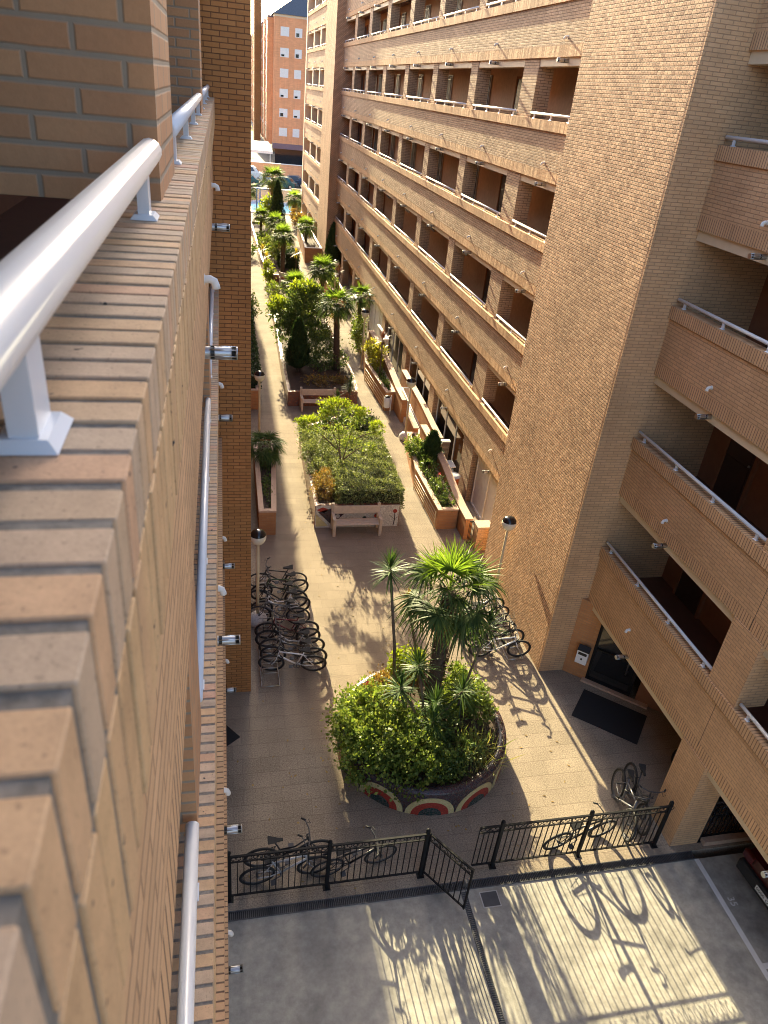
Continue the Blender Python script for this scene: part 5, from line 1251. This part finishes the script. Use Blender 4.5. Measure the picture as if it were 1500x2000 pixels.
shrub((7.45, 34.3, .75), [((0, 0, .6), (.4, 1.2, .55)), ((-.1, 1.0, .9), (.45, .8, .5)), ((.25, .5, 1.1), (.4, .6, .35))], 3600, .12, 'leaf_yellow_green', 'golden green shrub in the curved planter', 'shrub', 'bush', 5) if False else None
M['leaf_gold'] = leafmat('golden_leaf', G((.20, .22, .03), (.30, .29, .04), (.36, .33, .06)), .5)
shrub((7.45, 34.6, .75), [((0, 0, .55), (.36, 1.1, .5)), ((-.08, 1.0, .8), (.4, .8, .5)), ((.2, .3, .95), (.4, .6, .3))], 3600, .12, 'leaf_gold', 'golden green shrub in the curved planter under the purple spiky plant', 'shrub', 'bush', 5)
shrub((7.48, 32.4, .75), [((0, 0, .15), (.22, 1.0, .25)), ((.02, 1.0, .25), (.22, .7, .3))], 1800, .09, 'leaf_glossy', 'dark low greenery along the curved planter', 'shrub', 'low_bush', 4)
yucca((7.35, 33.2, .75), [(.02, 0, 2.0)], 'purple spiky plant on a thin stem above the golden shrub', .55, 'leaf_red', 80, 'cordyline', 'cordyline', w=.045)
yucca((7.5, 49.0, .6), [(.0, 0, 1.7)], 'purple spiky plant in front of the far white partition', .5, 'leaf_red', 60, 'cordyline', 'cordyline', w=.05)
shrub((7.5, 51.5, .7), [((0, 0, .4), (.4, 1.4, .45)), ((0, 2.6, .5), (.4, 1.2, .5))], 2600, .14, 'leaf_shrub', 'leafy shrubs in the low brick planter by the third bench', 'shrub', 'bush', 5)
cypress((8.55, 60.0, .0), 3.6, .78, 'pointed conifer in front of the slim far tower', 5200)
palm((7.0, 66.0, 1.0), 1.3, 'small bright palm in the broad orange planter under the far wing', pet=.5, fan=.7, n=16, dead=1, bright=8, r=.10, w=.06)
shrub((7.3, 70.5, 1.0), [((0, 0, .6), (.6, 1.2, .6))], 1500, .17, 'leaf_shrub', 'leafy shrub at the back of the broad orange planter', 'shrub', 'bush', 4)
shrub((7.6, 77.5, .0), [((0, 0, .9), (.9, 1.5, .9)), ((-.3, 2.0, 1.2), (.7, .9, .7))], 2200, .2, 'leaf_brown', 'reddish shrub beside the walk near the far wing', 'shrub', 'bush', 4)
# --- planters along the shaded wall
palm((1.36, 24.2, .7), .75, 'dark green fan palm in the narrow planter against the shaded wall', pet=.45, fan=.5, n=26, dead=2, bright=0, r=.13, droop=.3)
shrub((1.35, 23.0, .7), [((0, -.9, .1), (.22, 1.3, .22)), ((.05, 1.4, .15), (.3, 1.2, .3))], 2200, .07, 'leaf_glossy', 'low ground cover in the narrow planter against the shaded wall', 'shrub', 'low_bush', 4)
hedge_box((1.05, 37.2, .75), (.95, 11.5, .75), 6500, .10, 'leaf_dark', 'long dark hedge in the second planter along the shaded wall')
shrub((1.25, 44.5, .6), [((0, 0, .8), (.6, 1.2, .8)), ((.3, -1.5, .7), (.5, .8, .6))], 2600, .13, 'leaf_glossy', 'bushy plant at the far end of the second shaded planter', 'shrub', 'bush', 5)
shrub((1.2, 51.5, .5), [((0, 0, .7), (.5, 2.2, .7))], 2000, .14, 'leaf_shrub', 'bushy plant in the far planter along the shaded wall', 'shrub', 'bush', 5)
shrub((1.5, 66.0, .0), [((0, 0, .9), (.8, 1.6, .9)), ((.5, -2.5, .6), (.7, 1.0, .6))], 2200, .18, 'leaf_glossy', 'dark bush on the ground beyond the far shaded planter', 'shrub', 'bush', 5)
street_tree((0.5, 135, -.05), 'street tree at the end of the side street beside the white awning')
street_tree((4.6, 160, -.05), 'street tree further down the side street past the awning')

# fallen leaves
g = np.random.default_rng(77); n = 420; P = np.concatenate([np.stack([g.normal(4.3, 1.9, n // 2), g.normal(10.6, 1.7, n // 2), np.full(n // 2, .006)], 1), np.stack([g.uniform(1.9, 7.0, n // 2), g.uniform(14, 45, n // 2), np.full(n // 2, .006)], 1)])
P = P[((P[:, 0] - P1[0]) ** 2 + (P[:, 1] - P1[1]) ** 2 > 2.15 ** 2) & (P[:, 1] > 7.9)]
a = g.random(len(P)) * 6.283; V, F = leaf_mesh(P, np.stack([np.cos(a), np.sin(a), 0 * a], 1), np.tile([0, 0, 1.], (len(P), 1)) + g.normal(size=P.shape) * .08, .05 + .05 * g.random(len(P)), .03 + .02 * g.random(len(P)), 0)
V[:, 2] = np.maximum(V[:, 2], .003); quads_obj('fallen_leaves', V, F, 'leaf_dead')['kind'] = 'stuff'
